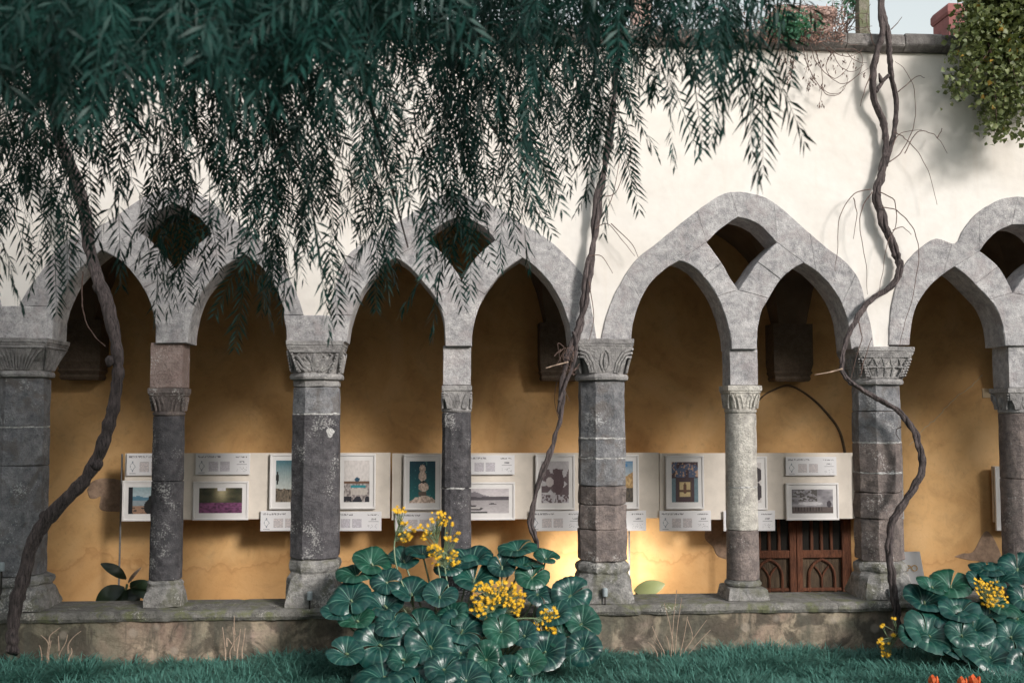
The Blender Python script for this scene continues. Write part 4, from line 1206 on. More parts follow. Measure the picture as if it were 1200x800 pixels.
for a, b_ in ((877, 923), (938, 984)):
    bar('rail', dx(a), dx(b_), dz(653), dz(644), 0.046); bar('rail', dx(a), dx(b_), ztop - 0.09, ztop, 0.046); bar('rail', dx(a), dx(b_), FZ, FZ + 0.12, 0.046); bar('rail', dx(a), dx(b_), dz(692), dz(688), 0.03)
    for k in range(3):
        xx = a + (b_ - a) * (k + 1) / 4
        bar('slat', dx(xx - 1.7), dx(xx + 1.7), dz(644), ztop - 0.09, 0.036)
    mid = (a + b_) / 2; hw = 15
    zb_, zs_, za_ = FZ + 0.12, dz(678), dz(654.5)
    for k, rr in ((0, hw), ):
        mb = MB()
        for s in (-1, 1):
            pts = [(dx(mid + s * hw), zb_), (dx(mid + s * hw), zs_), (dx(mid + s * hw * 0.93), zs_ + (za_ - zs_) * 0.4), (dx(mid + s * hw * 0.6), zs_ + (za_ - zs_) * 0.76), (dx(mid), za_)]
            pts = [pts[0]] + [tuple(p) for p in catmull(pts[1:], 5)]
            mb.tube([(x, YD - 0.016, z) for x, z in pts], 0.018, 6)
            pts = [(dx(mid), zs_ + 0.01), (dx(mid + s * 3), zs_ + (za_ - zs_) * 0.35), (dx(mid + s * 8), zs_ + (za_ - zs_) * 0.62)]
            mb.tube([(x, YD - 0.016, z) for x, z in [tuple(p) for p in catmull(pts, 4)]], 0.013, 6)
        mb.tube([(dx(mid), YD - 0.016, zb_), (dx(mid), YD - 0.016, zs_ + 0.01)], 0.015, 6)
        mb.build('gothic_tracery', M['wood'], door)

# ------------------------------------------------------------------ floor uplight behind the block column
cx = P(710, 690, YB).x
lt = thing('floor_uplight', 'small dark floor lamp lighting the ochre wall behind the block column', 'lamp', (cx, 1.65, FZ))
mb = MB(); mb.box(cx - 0.10, cx + 0.10, 1.55, 1.75, FZ, FZ + 0.025); mb.build('foot', M['dark_metal'], lt)
mb = MB(); mb.tube([(cx, 1.62, FZ + 0.02), (cx, 1.62, FZ + 0.16)], 0.012, 8); mb.build('bracket', M['dark_metal'], lt)
mb = MB(); mb.tube([(cx, 1.58, FZ + 0.15), (cx, 1.62, FZ + 0.19), (cx, 1.69, FZ + 0.24)], [0.045, 0.06, 0.075], 14, cap=False)
mb.build('reflector', M['dark_metal'], lt)
em, nt, b = mat('lamp_glow'); b.inputs['Emission Color'].default_value = (1, 0.86, 0.62, 1); b.inputs['Emission Strength'].default_value = 6
mb = MB(); mb.tube([(cx, 1.675, FZ + 0.229), (cx, 1.68, FZ + 0.233)], 0.066, 14); mb.build('glass', em, lt)
sl = bpy.data.lights.new('uplight_beam', 'SPOT'); sl.energy = 170; sl.color = (1, 0.95, 0.86); sl.spot_size = R(96); sl.spot_blend = 1.0; sl.shadow_soft_size = 0.12
so = bpy.data.objects.new('uplight_beam', sl); COL.objects.link(so); so.parent = lt
so.location = Vector((cx, 1.72, FZ + 0.26)) - lt.location
so.rotation_euler = Vector((0.02, 0.96, 0.14)).to_track_quat('-Z', 'Y').to_euler()

# ------------------------------------------------------------------ vines
def vine_path(pts, n=7, amp=0.012, sd=0.0):
    """pts: (px, py, Y, radius_px)"""
    w = [(P(x, y, Y).x, Y, P(x, y, Y).z, 0.75 * r * mpp(x, Y)) for x, y, Y, r in pts]
    sm = catmull(w, n)
    out = []
    for i, p in enumerate(sm):
        v = noise.noise_vector(Vector((i * 0.35 + sd, sd, 0.7)))
        out.append((Vector((p[0] + v.x * amp, p[1] + v.y * amp, p[2])), max(p[3] * (1 + 0.32 * noise.noise(Vector((i * 0.6, sd, 3.1)))), 0.0012)))
    return out
def vine_stem(mb, pts, strands=1, n=7, sides=9, sd=0.0, amp=0.012):
    path = vine_path(pts, n, amp, sd)
    if strands == 1:
        mb.tube([p for p, r in path], [r for p, r in path], sides + 6, True, 0.13)
        return path
    for s in range(strands):
        q = []
        for i, (p, r) in enumerate(path):
            a = 2 * math.pi * s / strands + i * 0.2 + 0.8 * noise.noise(Vector((i * 0.15, s * 3.0, sd)))
            q.append((p + Vector((math.cos(a), math.sin(a) * 0.7, 0)) * r * 0.5, r * (0.52 + 0.15 * noise.noise(Vector((i * 0.3, s, sd))))))
        mb.tube([p for p, r in q], [r for p, r in q], sides + 4, True, 0.14)
    return path
def twig(mb, pts, Y, r0=0.005, r1=0.0015, n=6):
    sm = catmull([(P(x, y, Y).x, P(x, y, Y).z) for x, y in pts], n)
    k = len(sm)
    mb.tube([(p[0], Y + 0.02 * noise.noise(Vector((i * 0.4, p[0], 1))), p[1]) for i, p in enumerate(sm)], [r0 + (r1 - r0) * i / k for i in range(k)], 5)

v1 = thing('climbing_vine', 'thick bare vine stem rising from the grass in front of the leftmost column', 'vine', tuple(P(15, 748, -0.45)), 'bare climbing vines')
mb = MB()
vine_stem(mb, [(16, 765, -0.42, 9), (15, 748, -0.42, 9), (17, 715, -0.42, 9.5), (28, 672, -0.42, 10), (42, 628, -0.42, 10.5), (68, 592, -0.42, 10.5), (98, 563, -0.42, 10), (120, 525, -0.42, 9.5), (133, 480, -0.42, 9), (138, 440, -0.42, 9), (134, 395, -0.42, 9),
               (122, 350, -0.42, 10), (107, 300, -0.42, 9), (99, 250, -0.42, 9), (86, 200, -0.42, 9.5), (66, 150, -0.5, 8), (58, 90, -0.6, 8), (48, 20, -0.7, 8), (40, -40, -0.8, 7)], 1, 8, 12, 1.0, 0.014)
# knots
for px, py, dxp in ((132, 424, -7), (112, 545, 6), (55, 606, -7), (118, 338, -8)):
    a = P(px, py, -0.42); b_ = P(px + dxp, py - 5, -0.45)
    mb.tube([a, (a + b_) / 2, b_], [0.06, 0.05, 0.025], 7)
mb.build('stem', M['bark'], v1, smooth=True)
mb = MB()
twig(mb, [(97, 318), (96, 345), (100, 375), (112, 395), (124, 406)], -0.40, 0.006, 0.004)
mb.build('twig', M['twig'], v1); mb = MB()
twig(mb, [(92, 280), (82, 300), (84, 312), (98, 314)], -0.38, 0.004, 0.002)
mb.build('twig', M['twig'], v1)

v2 = thing('climbing_vine', 'thin twisted vine stem climbing past the almond leaf capital and up the cream wall', 'vine', tuple(P(632, 760, -0.3)), 'bare climbing vines')
mb = MB()
vine_stem(mb, [(640, 775, -0.25, 5.0), (636, 715, -0.22, 5.0), (633, 665, -0.22, 5.0), (630, 640, -0.22, 5.0), (622, 612, -0.22, 5), (628, 575, -0.22, 5), (643, 535, -0.22, 5), (655, 495, -0.22, 5), (659, 460, -0.2, 5.5), (663, 425, -0.17, 6), (675, 395, -0.13, 7),
               (684, 360, -0.11, 7.5), (690, 315, -0.10, 7.5), (697, 270, -0.10, 7.5), (702, 225, -0.10, 7), (710, 185, -0.11, 6.5), (716, 150, -0.12, 6), (722, 90, -0.14, 6), (730, 20, -0.16, 5)], 2, 8, 8, 5.0, 0.014)
vine_stem(mb, [(655, 470, -0.25, 2.5), (667, 440, -0.22, 2.5), (676, 410, -0.18, 3), (672, 388, -0.16, 2)], 1, 6, 6, 2.0)
mb.build('stem', M['bark'], v2, smooth=True)
for pts in ([(697, 268), (712, 262), (728, 280), (744, 300)], [(700, 262), (716, 235), (724, 200), (728, 170)], [(704, 230), (722, 225), (734, 190), (742, 165)], [(664, 430), (650, 428), (640, 432)], [(668, 425), (655, 440), (650, 470), (658, 500)],
            [(672, 410), (662, 420), (660, 450), (668, 470)], [(690, 300), (705, 300), (718, 320)], [(690, 330), (696, 370), (690, 400)], [(716, 262), (740, 285), (748, 302)]):
    mb = MB(); twig(mb, pts, -0.13, 0.005, 0.002); mb.build('twig', M['twig'], v2)
mb = MB()
for k in range(14):
    x = 662 + rnd.uniform(-8, 12); y = 415 + rnd.uniform(-12, 25)
    twig(mb, [(x, y), (x + rnd.uniform(-12, 8), y + rnd.uniform(-8, 10)), (x + rnd.uniform(-16, 8), y + rnd.uniform(-4, 28))], -0.22, 0.004, 0.0015)
mb.build('fine_twigs', M['twig'], v2)['kind'] = 'stuff'
mb = MB(); twig(mb, [(666, 424), (654, 427), (640, 431)], -0.24, 0.007, 0.004); mb.build('broken_stub', M['pale_twig'], v2)

v3 = thing('climbing_vine', 'gnarled bare vine winding over the lattice capital and up to the coping', 'vine', tuple(P(1050, 735, -0.3)), 'bare climbing vines')
mb = MB()
main3 = [(1053, 745, -0.3, 6), (1050, 715, -0.3, 6), (1046, 680, -0.3, 6.5), (1042, 648, -0.28, 6), (1045, 615, -0.26, 6), (1060, 588, -0.26, 6), (1077, 560, -0.26, 6.5), (1080, 530, -0.26, 6), (1068, 500, -0.24, 5.5), (1050, 479, -0.22, 5.5), (1022, 464, -0.2, 5), (998, 448, -0.2, 4.5),
         (987, 432, -0.2, 4), (990, 405, -0.16, 4), (1003, 375, -0.12, 5), (1020, 352, -0.075, 5.5), (1045, 335, -0.075, 5.5), (1055, 312, -0.075, 6), (1047, 290, -0.075, 6.5), (1036, 262, -0.075, 7.5), (1027, 232, -0.075, 7.5), (1032, 205, -0.075, 7), (1040, 180, -0.075, 6.5)]
vine_stem(mb, main3, 3, 8, 7, 9.0, 0.016)
vine_stem(mb, [(1037, 195, -0.075, 4.5), (1038, 165, -0.075, 4.5), (1034, 140, -0.08, 5), (1024, 115, -0.11, 5), (1023, 85, -0.13, 5), (1028, 60, -0.15, 4.5), (1034, 38, -0.17, 4.5), (1032, 15, -0.17, 4.5), (1034, -30, -0.17, 4)], 1, 8, 9, 4.0, 0.008)
vine_stem(mb, [(1039, 185, -0.075, 4), (1048, 155, -0.075, 3.6), (1050, 120, -0.09, 3.6), (1045, 90, -0.12, 4), (1042, 62, -0.15, 4), (1040, 35, -0.17, 4), (1033, 8, -0.17, 4), (1028, -30, -0.17, 4)], 1, 8, 9, 6.0, 0.008)
vine_stem(mb, [(1026, 108, -0.11, 3), (1035, 95, -0.12, 3), (1042, 88, -0.13, 2.5)], 1, 6, 7, 7.0, 0.004)
for px, py, ex, ey in ((1033, 96, 1030, 86), ):
    a = P(px, py, -0.14 if py < 200 else -0.26); b_ = P(ex, ey, -0.15 if py < 200 else -0.28)
    mb.tube([a, (a + b_) / 2, b_], [0.025, 0.018, 0.006], 6)
mb.build('stem', M['bark'], v3, smooth=True)
for pts in ([(1020, 222), (1000, 228), (984, 255), (982, 290), (978, 318)], [(1022, 225), (1010, 245), (1008, 270), (1015, 310), (1016, 345)], [(1030, 225), (1048, 235), (1050, 262), (1040, 285), (1034, 320), (1030, 345)],
            [(1033, 243), (1050, 246), (1066, 262), (1076, 285), (1076, 310), (1070, 345), (1060, 380), (1054, 405)], [(1046, 270), (1058, 266), (1068, 275)], [(1052, 108), (1062, 100), (1074, 90), (1084, 91)], [(1048, 155), (1058, 160), (1070, 172), (1088, 200), (1098, 240)],
            [(1042, 190), (1055, 180), (1066, 160), (1073, 135), (1070, 100), (1060, 82), (1049, 72)], [(1060, 180), (1075, 155), (1090, 156), (1102, 165), (1110, 180)], [(1046, 170), (1056, 156), (1080, 152)], [(1044, 35), (1052, 27), (1057, 20)], [(1098, 162), (1103, 154), (1104, 150)],
            [(1020, 88), (1012, 110), (1008, 125)], [(1005, 375), (1010, 395), (1003, 420), (996, 450)], [(1056, 500), (1050, 505), (1054, 515)], [(1008, 440), (1015, 415), (1022, 395)], [(1028, 60), (1020, 40), (1015, 20), (1020, 5)], [(1000, 232), (1004, 250), (1000, 280)]):
    mb = MB(); twig(mb, pts, -0.13, 0.0055, 0.002); mb.build('twig', M['twig'], v3)
mb = MB(); twig(mb, [(987, 432), (972, 436), (955, 439)], -0.22, 0.008, 0.003); mb.build('broken_stub', M['pale_twig'], v3)

# ------------------------------------------------------------------ on top of the wall
def pier(name, x0, x1, ytop, Y, m, label, cat):
    a, b2 = P(x0, 20, Y).x, P(x1, 20, Y).x
    zt_ = P(x0, ytop, Y).z
    t = thing(name, label, cat, ((a + b2) / 2, Y, ct))
    w = (b2 - a)
    mb = MB(); rings = []
    cxx = (a + b2) / 2; cyy = Y + w / 2
    for f, z in ((1.0, 4.95), (1.0, zt_ - 0.12)):
        rings.append([jit((cxx + sx * w / 2 * f, cyy + sy * w / 2 * f, z), 0.008, 4) for sx, sy in ((-1, -1), (1, -1), (1, 1), (-1, 1))])
    mb.loft(rings); mb.build('shaft', m, t)
    mb = MB(); rings = []
    for f, z in ((1.05, zt_ - 0.118), (1.12, zt_ - 0.09), (1.12, zt_ - 0.03), (1.02, zt_)):
        rings.append([jit((cxx + sx * w / 2 * f, cyy + sy * w / 2 * f, z), 0.008, 4) for sx, sy in ((-1, -1), (1, -1), (1, 1), (-1, 1))])
    mb.loft(rings); mb.build('cap', m, t)
    return t
pier('terrace_pillar', 1007, 1019, -60, 0.45, M['mossy_post'], 'slim mossy stone post on the terrace beside the gnarled vine', 'post')
pier('terrace_pillar', 912, 976, 6, 0.55, M['pink_wall'], 'pinkish rendered pier on the terrace behind the dry creeper', 'pier')
pier('terrace_pillar', 742, 764, -10, 0.55, M['pink_wall'], 'pinkish pier on the terrace behind the hanging fronds', 'pier')
pier('terrace_pillar', 1112, 1150, 4, 0.5, M['terracotta'], 'reddish pier on the terrace half hidden by the leafy shrub', 'pier')

# loose leaf builder (numpy)
def leaf_cloud(centers, dirs, size, width, rsx, shape='oval', curl=0.15):
    """one folded blade (4 tris) per centre; dirs = pointing direction"""
    n = len(centers)
    c = np.array(centers, float); d = np.array(dirs, float)
    d /= np.linalg.norm(d, axis=1)[:, None]
    r = rsx.normal(size=(n, 3)); s = np.cross(d, r); s /= np.linalg.norm(s, axis=1)[:, None]
    u = np.cross(s, d)
    L = (size * (0.7 + 0.6 * rsx.rand(n)))[:, None]; W = L * width
    k = 0.62 if shape == 'round' else 0.45
    v = np.stack([c, c + d * L * k + s * W * 0.5 + u * L * curl * 0.5, c + d * L - u * L * curl, c + d * L * k - s * W * 0.5 + u * L * curl * 0.5, c + d * L * k * 0.9 - u * L * 0.02], 1).reshape(-1, 3)
    base = (np.arange(n) * 5)[:, None]
    f = np.concatenate([base + np.array([[0, 1, 4]]), base + np.array([[1, 2, 4]]), base + np.array([[2, 3, 4]]), base + np.array([[3, 0, 4]])], 0)
    return v, f
def np_obj(name, v, f, m, root, parent=None, smooth=False):
    me = bpy.data.meshes.new(name)
    off = np.array(root.location) if root is not None else np.zeros(3)
    v = np.asarray(v, float) - off
    f = np.asarray(f, int); k = f.shape[1]
    me.vertices.add(len(v)); me.vertices.foreach_set('co', v.ravel())
    me.loops.add(f.size); me.loops.foreach_set('vertex_index', f.ravel())
    me.polygons.add(len(f)); me.polygons.foreach_set('loop_start', np.arange(len(f)) * k)
    me.update(calc_edges=True); me.validate()
    if m is not None: me.materials.append(m)
    if smooth: me.polygons.foreach_set('use_smooth', [True] * len(me.polygons))
    o = bpy.data.objects.new(name, me); COL.objects.link(o)
    if parent is not None or root is not None: o.parent = parent or root
    return o

# leafy shrub hanging over the coping at the right
sh = thing('hanging_shrub', 'rounded leafy green shrub with yellow leaves hanging over the coping', 'shrub', tuple(P(1185, 40, 0.1)))
mb = MB()
shp = []
for k in range(46):
    s0 = np.array((1165 + rnd.uniform(-25, 80), 20 + rnd.uniform(-20, 20)))
    # silhouette: left edge 1115 at y 20..150, lowest tip 1175 at y 178
    ex = rnd.uniform(1120, 1250); ey = rnd.uniform(-45, 172 - max(0, (1170 - ex)) * 0.55 if ex < 1170 else 172 - max(0, ex - 1185) * 0.3)
    Y0 = 0.15; Y1 = rnd.uniform(-0.55, -0.08)
    a = P(s0[0], s0[1], Y0 - 0.3); b_ = P(ex, ey, Y1)
    mid = (a + b_) / 2 + Vector((rnd.uniform(-.05, .05), -0.12, 0.1))
    pts = [Vector(p) for p in catmull([tuple(a), tuple(mid), tuple(b_)], 5)]
    mb.tube(pts, [0.008 - 0.0005 * i for i in range(len(pts))], 4)
    shp.append(pts)
mb.build('branches', M['twig'], sh)['kind'] = 'stuff'
rs2 = np.random.RandomState(11)
cs = []; ds = []
for pts in shp:
    for i, p in enumerate(pts[3:]):
        for _ in range(26 if i < 4 else 42):
            q = np.array(p) + rs2.normal(size=3) * 0.07
            cs.append(q); ds.append(rs2.normal(size=3) + np.array((0, -0.5, -0.5)))
v, f = leaf_cloud(cs, ds, 0.05, 1.0, rs2, 'round', 0.25)
fo = np_obj('foliage', v, f, M['shrub'], sh); fo['kind'] = 'stuff'
yel = simple('yellowing_leaf', (0.55, 0.33, 0.06), 0.6, nscale=30)
idx = rs2.choice(len(cs), 170, replace=False)
v, f = leaf_cloud([cs[i] + np.array((0, -0.04, 0)) for i in idx], [ds[i] for i in idx], 0.06, 0.95, rs2, 'round', 0.25)
fo = np_obj('yellow_leaves', v, f, yel, sh); fo['kind'] = 'stuff'

# dry creeper on the coping with green tuft
dc = thing('dry_creeper', 'tangled dry brown creeper with a green tuft spilling over the coping', 'creeper', tuple(P(945, 45, -0.05)))
mb = MB()
for k in range(130):
    x = rnd.uniform(905, 992) if k % 4 else rnd.uniform(770, 905); y = rnd.uniform(8, 50)
    Y = rnd.uniform(-0.16, 0.5) if y < 36 else -0.14
    pts = [(x, y)]
    a = rnd.uniform(0, 6.28)
    for i in range(4):
        a += rnd.uniform(-0.9, 0.9)
        pts.append((pts[-1][0] + 9 * math.cos(a), pts[-1][1] + 7 * math.sin(a)))
    if all(p[1] < 58 for p in pts): twig(mb, pts, Y, 0.004, 0.002, 4)
for pts in ([(960, 50), (975, 62), (985, 78), (1000, 84), (1012, 76)], [(950, 55), (958, 75), (975, 92), (990, 98), (1006, 88), (1018, 80)], [(940, 55), (948, 80), (960, 100), (975, 110), (988, 106), (994, 92)], [(970, 55), (988, 66), (1003, 64), (1012, 56)],
            [(935, 55), (930, 75), (924, 90), (910, 98)], [(928, 58), (930, 72), (922, 88)], [(975, 60), (968, 80), (978, 92), (992, 82), (998, 70)], [(945, 60), (947, 72), (944, 85)], [(955, 60), (962, 78), (964, 98), (962, 118)], [(914, 58), (913, 68), (910, 76)], [(990, 60), (1004, 72), (1016, 74)],
            [(980, 58), (1000, 58), (1010, 66), (1008, 84), (996, 96), (984, 104)], [(962, 104), (972, 112), (984, 110), (990, 100)], [(921, 58), (919, 72)]):
    twig(mb, pts, -0.12, 0.0045, 0.002)
mb.build('stems', M['twig'], dc)['kind'] = 'stuff'
cs = []; ds = []
for px, py, n, sp in ((990, 84, 8, 5), (1000, 70, 8, 5), (930, 64, 12, 5), (958, 66, 14, 6), (975, 62, 12, 6), (948, 72, 14, 6), (929, 75, 26, 5), (925, 86, 16, 4), (952, 92, 22, 5), (948, 98, 20, 4), (964, 100, 12, 3), (962, 122, 10, 3), (920, 70, 8, 3), (945, 80, 6, 3), (985, 72, 8, 6), (1013, 86, 6, 2), (968, 70, 8, 6), (913, 70, 8, 3), (975, 76, 8, 6)):
    for _ in range(n):
        p = P(px + rs2.normal() * sp * 0.6, py + rs2.normal() * sp, -0.12 + rs2.normal() * 0.02)
        cs.append(p); ds.append((rs2.normal() * 0.4, rs2.normal() * 0.4, -1))
v, f = leaf_cloud(cs, ds, 0.035, 0.35, rs2); o = np_obj('dry_leaves', v, f, M['dry_leaf'], dc); o['kind'] = 'stuff'
cs = []; ds = []
for _ in range(700):
    px = rs2.normal(928, 15); py = rs2.normal(32, 9)
    if py > 52 or py < 8: continue
    cs.append(P(px, py, rs2.uniform(-0.22, 0.02))); ds.append(rs2.normal(size=3) + np.array((0, -0.4, 0.2)))
v, f = leaf_cloud(cs, ds, 0.045, 0.7, rs2, 'round', 0.2); o = np_obj('green_tuft', v, f, M['climber'], dc); o['kind'] = 'stuff'
pinkl = simple('pinkish_dry_leaf', (0.40, 0.24, 0.19), 0.8, nscale=25, namt=0.4)
cs = []; ds = []
for _ in range(1500):
    px = rs2.uniform(895, 990) if rs2.rand() < .75 else rs2.uniform(770, 900); py = rs2.uniform(8, 50)
    cs.append(P(px, py, rs2.uniform(-0.12, 0.4) if py < 34 else -0.13)); ds.append(rs2.normal(size=3))
v, f = leaf_cloud(cs, ds, 0.04, 0.3, rs2); o = np_obj('withered_leaves', v, f, pinkl, dc); o['kind'] = 'stuff'
# small airy green branch above the tuft
ab = thing('terrace_bush', 'airy green bush on the terrace beside the mossy post', 'bush', tuple(P(990, 20, 0.6)))
mb = MB(); cs = []; ds = []
for k in range(16):
    x = rnd.uniform(972, 1006); pts = [(rnd.uniform(978, 995), 40), (x, 20), (x + rnd.uniform(-10, 10), rnd.uniform(-25, 8))]
    twig(mb, pts, 0.6, 0.005, 0.002, 5)
    for _ in range(16):
        t_ = rnd.random()
        p = P(x + rnd.uniform(-7, 7), -22 + 45 * t_, 0.6 + rnd.uniform(-.1, .1)); cs.append(p); ds.append(rs2.normal(size=3))
mb.build('branches', M['twig'], ab)['kind'] = 'stuff'
v, f = leaf_cloud(cs, ds, 0.05, 0.45, rs2); o = np_obj('foliage', v, f, M['climber'], ab); o['kind'] = 'stuff'

# ------------------------------------------------------------------ pepper tree
rsp = np.random.RandomState(21)
def pinnate(base, d, side, L, nl, ll, lw, out_v, out_f):
    """one feather leaf: drooping rachis with paired narrow leaflets"""
    d = d / np.linalg.norm(d)
    pts = []; p = base.copy(); dd = d.copy(); step = L / nl
    for i in range(nl + 1):
        pts.append((p.copy(), dd.copy()))
        dd = dd + np.array((0, 0, -0.055)); dd /= np.linalg.norm(dd); p = p + dd * step
    s = np.cross(dd, side); 
    k = len(out_v)
    # rachis ribbon
    wv = np.cross(d, side); wv /= np.linalg.norm(wv) + 1e-9
    a, b_, c = pts[0][0], pts[nl // 2][0], pts[nl][0]
    t = 0.0016
    out_v += [a - wv * t, a + wv * t, b_ - wv * t, b_ + wv * t, c]
    out_f += [(k, k + 1, k + 3), (k, k + 3, k + 2), (k + 2, k + 3, k + 4)]
    for i in range(1, nl + 1):
        q, qd = pts[i]
        w = np.cross(qd, side); w /= np.linalg.norm(w) + 1e-9
        tt = i / nl
        l = ll * (0.55 + 0.75 * math.sin(math.pi * min(0.95, 0.18 + 0.72 * tt))) * (0.85 + 0.3 * rsp.rand())
        for sg in (-1, 1):
            ang = 0.80 + 0.2 * rsp.rand() - 0.25 * tt
            ld = qd * math.cos(ang) + w * sg * math.sin(ang) + side * (0.25 * rsp.randn()) + np.array((0, 0, -0.12))
            ld /= np.linalg.norm(ld)
            wd = np.cross(ld, side + 0.5 * rsp.randn(3)); wd /= np.linalg.norm(wd) + 1e-9
            k = len(out_v)
            m_ = q + ld * l * 0.42
            e = q + ld * l + np.array((0, 0, -0.12 * l))
            out_v += [q, m_ + wd * lw, e, m_ - wd * lw]
            out_f += [(k, k + 1, k + 2), (k, k + 2, k + 3)]
def spray_mesh(L, seed, dens=1.0):
    global rsp
    rsp = np.random.RandomState(seed)
    V = []; F = []
    # stem hangs from the origin down
    n = 12; pts = []
    ph = rsp.rand() * 6.28; sw = 0.06 + 0.10 * rsp.rand()
    for i in range(n + 1):
        t = i / n
        pts.append(np.array((sw * L * math.cos(ph) * (1 - (1 - t) ** 2), sw * L * math.sin(ph) * (1 - (1 - t) ** 2), -L * t)) + 0.012 * rsp.randn(3))
    pts[0] = np.zeros(3)
    t = MB(); t.tube([tuple(p) for p in pts], [0.0045 * (1 - 0.75 * i / n) for i in range(n + 1)], 4, cap=False)
    V += [np.array(v) for v in t.v]
    for f in t.f: F += [(f[0], f[1], f[2]), (f[0], f[2], f[3])]
    nleaf = int(L / 0.085 * dens)
    for i in range(nleaf):
        tt = 0.06 + 0.94 * (i + 0.5 * rsp.rand()) / nleaf
        x = tt * n; a = min(int(x), n - 1)
        base = pts[a] + (pts[a + 1] - pts[a]) * (x - a)
        az = i * 2.4 + rsp.rand() * 0.9
        o = np.array((math.cos(az), math.sin(az), 0))
        d = o * (0.62 + 0.25 * rsp.rand()) + np.array((0, 0, -1 + 0.25 * rsp.rand()))
        side = np.array((-math.sin(az), math.cos(az), 0)) * 0.6 + o * 0.8 + 0.4 * rsp.randn(3)
        # leaf plane faces roughly outward
        side = side - d * side.dot(d) / d.dot(d); side /= np.linalg.norm(side)
        pinnate(base, d, side, 0.24 + 0.13 * rsp.rand(), 9 + int(4 * rsp.rand()), 0.064, 0.0054, V, F)
    # terminal leaf
    side = np.array((math.cos(ph), math.sin(ph), 0.0))
    pinnate(pts[-1], np.array((0.05, 0.05, -1.0)), side, 0.32, 12, 0.064, 0.0054, V, F)
    me = bpy.data.meshes.new('hanging_spray')
    V = np.array(V); F = np.array(F)
    me.vertices.add(len(V)); me.vertices.foreach_set('co', V.ravel())
    me.loops.add(F.size); me.loops.foreach_set('vertex_index', F.ravel())
    me.polygons.add(len(F)); me.polygons.foreach_set('loop_start', np.arange(len(F)) * 3)
    me.update(calc_edges=True); me.materials.append(M['pepper'])
    return me
lens = [0.35, 0.45, 0.55, 0.65, 0.8, 0.95, 1.1, 1.3, 1.5, 1.7]
sprays = [[spray_mesh(L, 100 + 7 * i + j) for j in range(2)] for i, L in enumerate(lens)]

TB = Vector((-3.9, -4.3, 0.0))
tree = thing('pepper_tree', 'weeping pepper tree with feathery dark teal foliage hanging over the garden', 'tree', tuple(TB))
mb = MB()
tp = [(TB.x, TB.y, -0.05), (TB.x + 0.02, TB.y, 0.3), (TB.x + 0.12, TB.y - 0.05, 1.2), (TB.x + 0.05, TB.y - 0.1, 2.4), (TB.x + 0.2, TB.y - 0.1, 3.4), (TB.x + 0.5, TB.y - 0.1, 4.3)]
sm = catmull(tp, 6); mb.tube([tuple(jit(tuple(p), 0.03, 2)) for p in sm], [0.30 - 0.13 * i / len(sm) + (0.1 if i < 2 else 0) for i in range(len(sm))], 14)
mb.build('trunk', M['tree_bark'], tree, smooth=True)
fork = Vector((TB.x + 0.5, TB.y - 0.1, 4.3))
limb_ends = [[(-2.3, -4.7, 4.95), (-0.9, -4.9, 5.15), (0.6, -4.9, 5.1), (1.6, -4.8, 4.85)], [(-2.6, -5.4, 4.9), (-1.4, -6.0, 4.9), (-0.2, -6.3, 4.8), (0.7, -6.4, 4.6)],
             [(-2.9, -3.6, 5.0), (-1.9, -3.2, 5.2), (-0.8, -3.1, 5.1), (0.2, -3.2, 4.9)], [(-3.6, -5.0, 5.2), (-3.0, -5.8, 5.2), (-2.2, -6.4, 4.8)], [(-3.8, -3.6, 5.2), (-3.9, -2.9, 5.4), (-3.6, -2.4, 5.2)], [(-4.4, -4.6, 5.2), (-5.2, -4.8, 5.3), (-5.9, -4.6, 5.0)],
             [(-3.0, -5.6, 5.0), (-2.0, -7.2, 5.4), (-0.6, -8.2, 5.5), (0.6, -8.6, 5.4)], [(-3.3, -5.8, 5.0), (-2.8, -7.6, 5.4), (-2.0, -9.2, 5.5)], [(-2.4, -5.2, 5.1), (-1.0, -6.4, 5.4), (0.9, -6.9, 5.5), (2.4, -7.1, 5.3)],
             [(-2.2, -5.3, 5.0), (-0.6, -7.2, 5.3), (0.8, -7.9, 5.3), (2.0, -8.2, 5.2)]]
limb_pts = []; over_pts = []
for le in limb_ends:
    sm = catmull([tuple(fork - Vector((0.03, 0, 0.15)))] + le, 7)
    mb = MB(); mb.tube([tuple(jit(tuple(p), 0.05, 1.6)) for p in sm], [0.13 * (1 - 0.85 * i / len(sm)) for i in range(len(sm))], 9)
    mb.build('limb', M['tree_bark'], tree, smooth=True)
    limb_pts += [Vector(p[:]) for p in sm[3:]]
    if le[-1][1] < -7: over_pts += [Vector(p[:]) for p in sm[8:]]  # unseen limbs over the camera, added to shade the hanging foliage
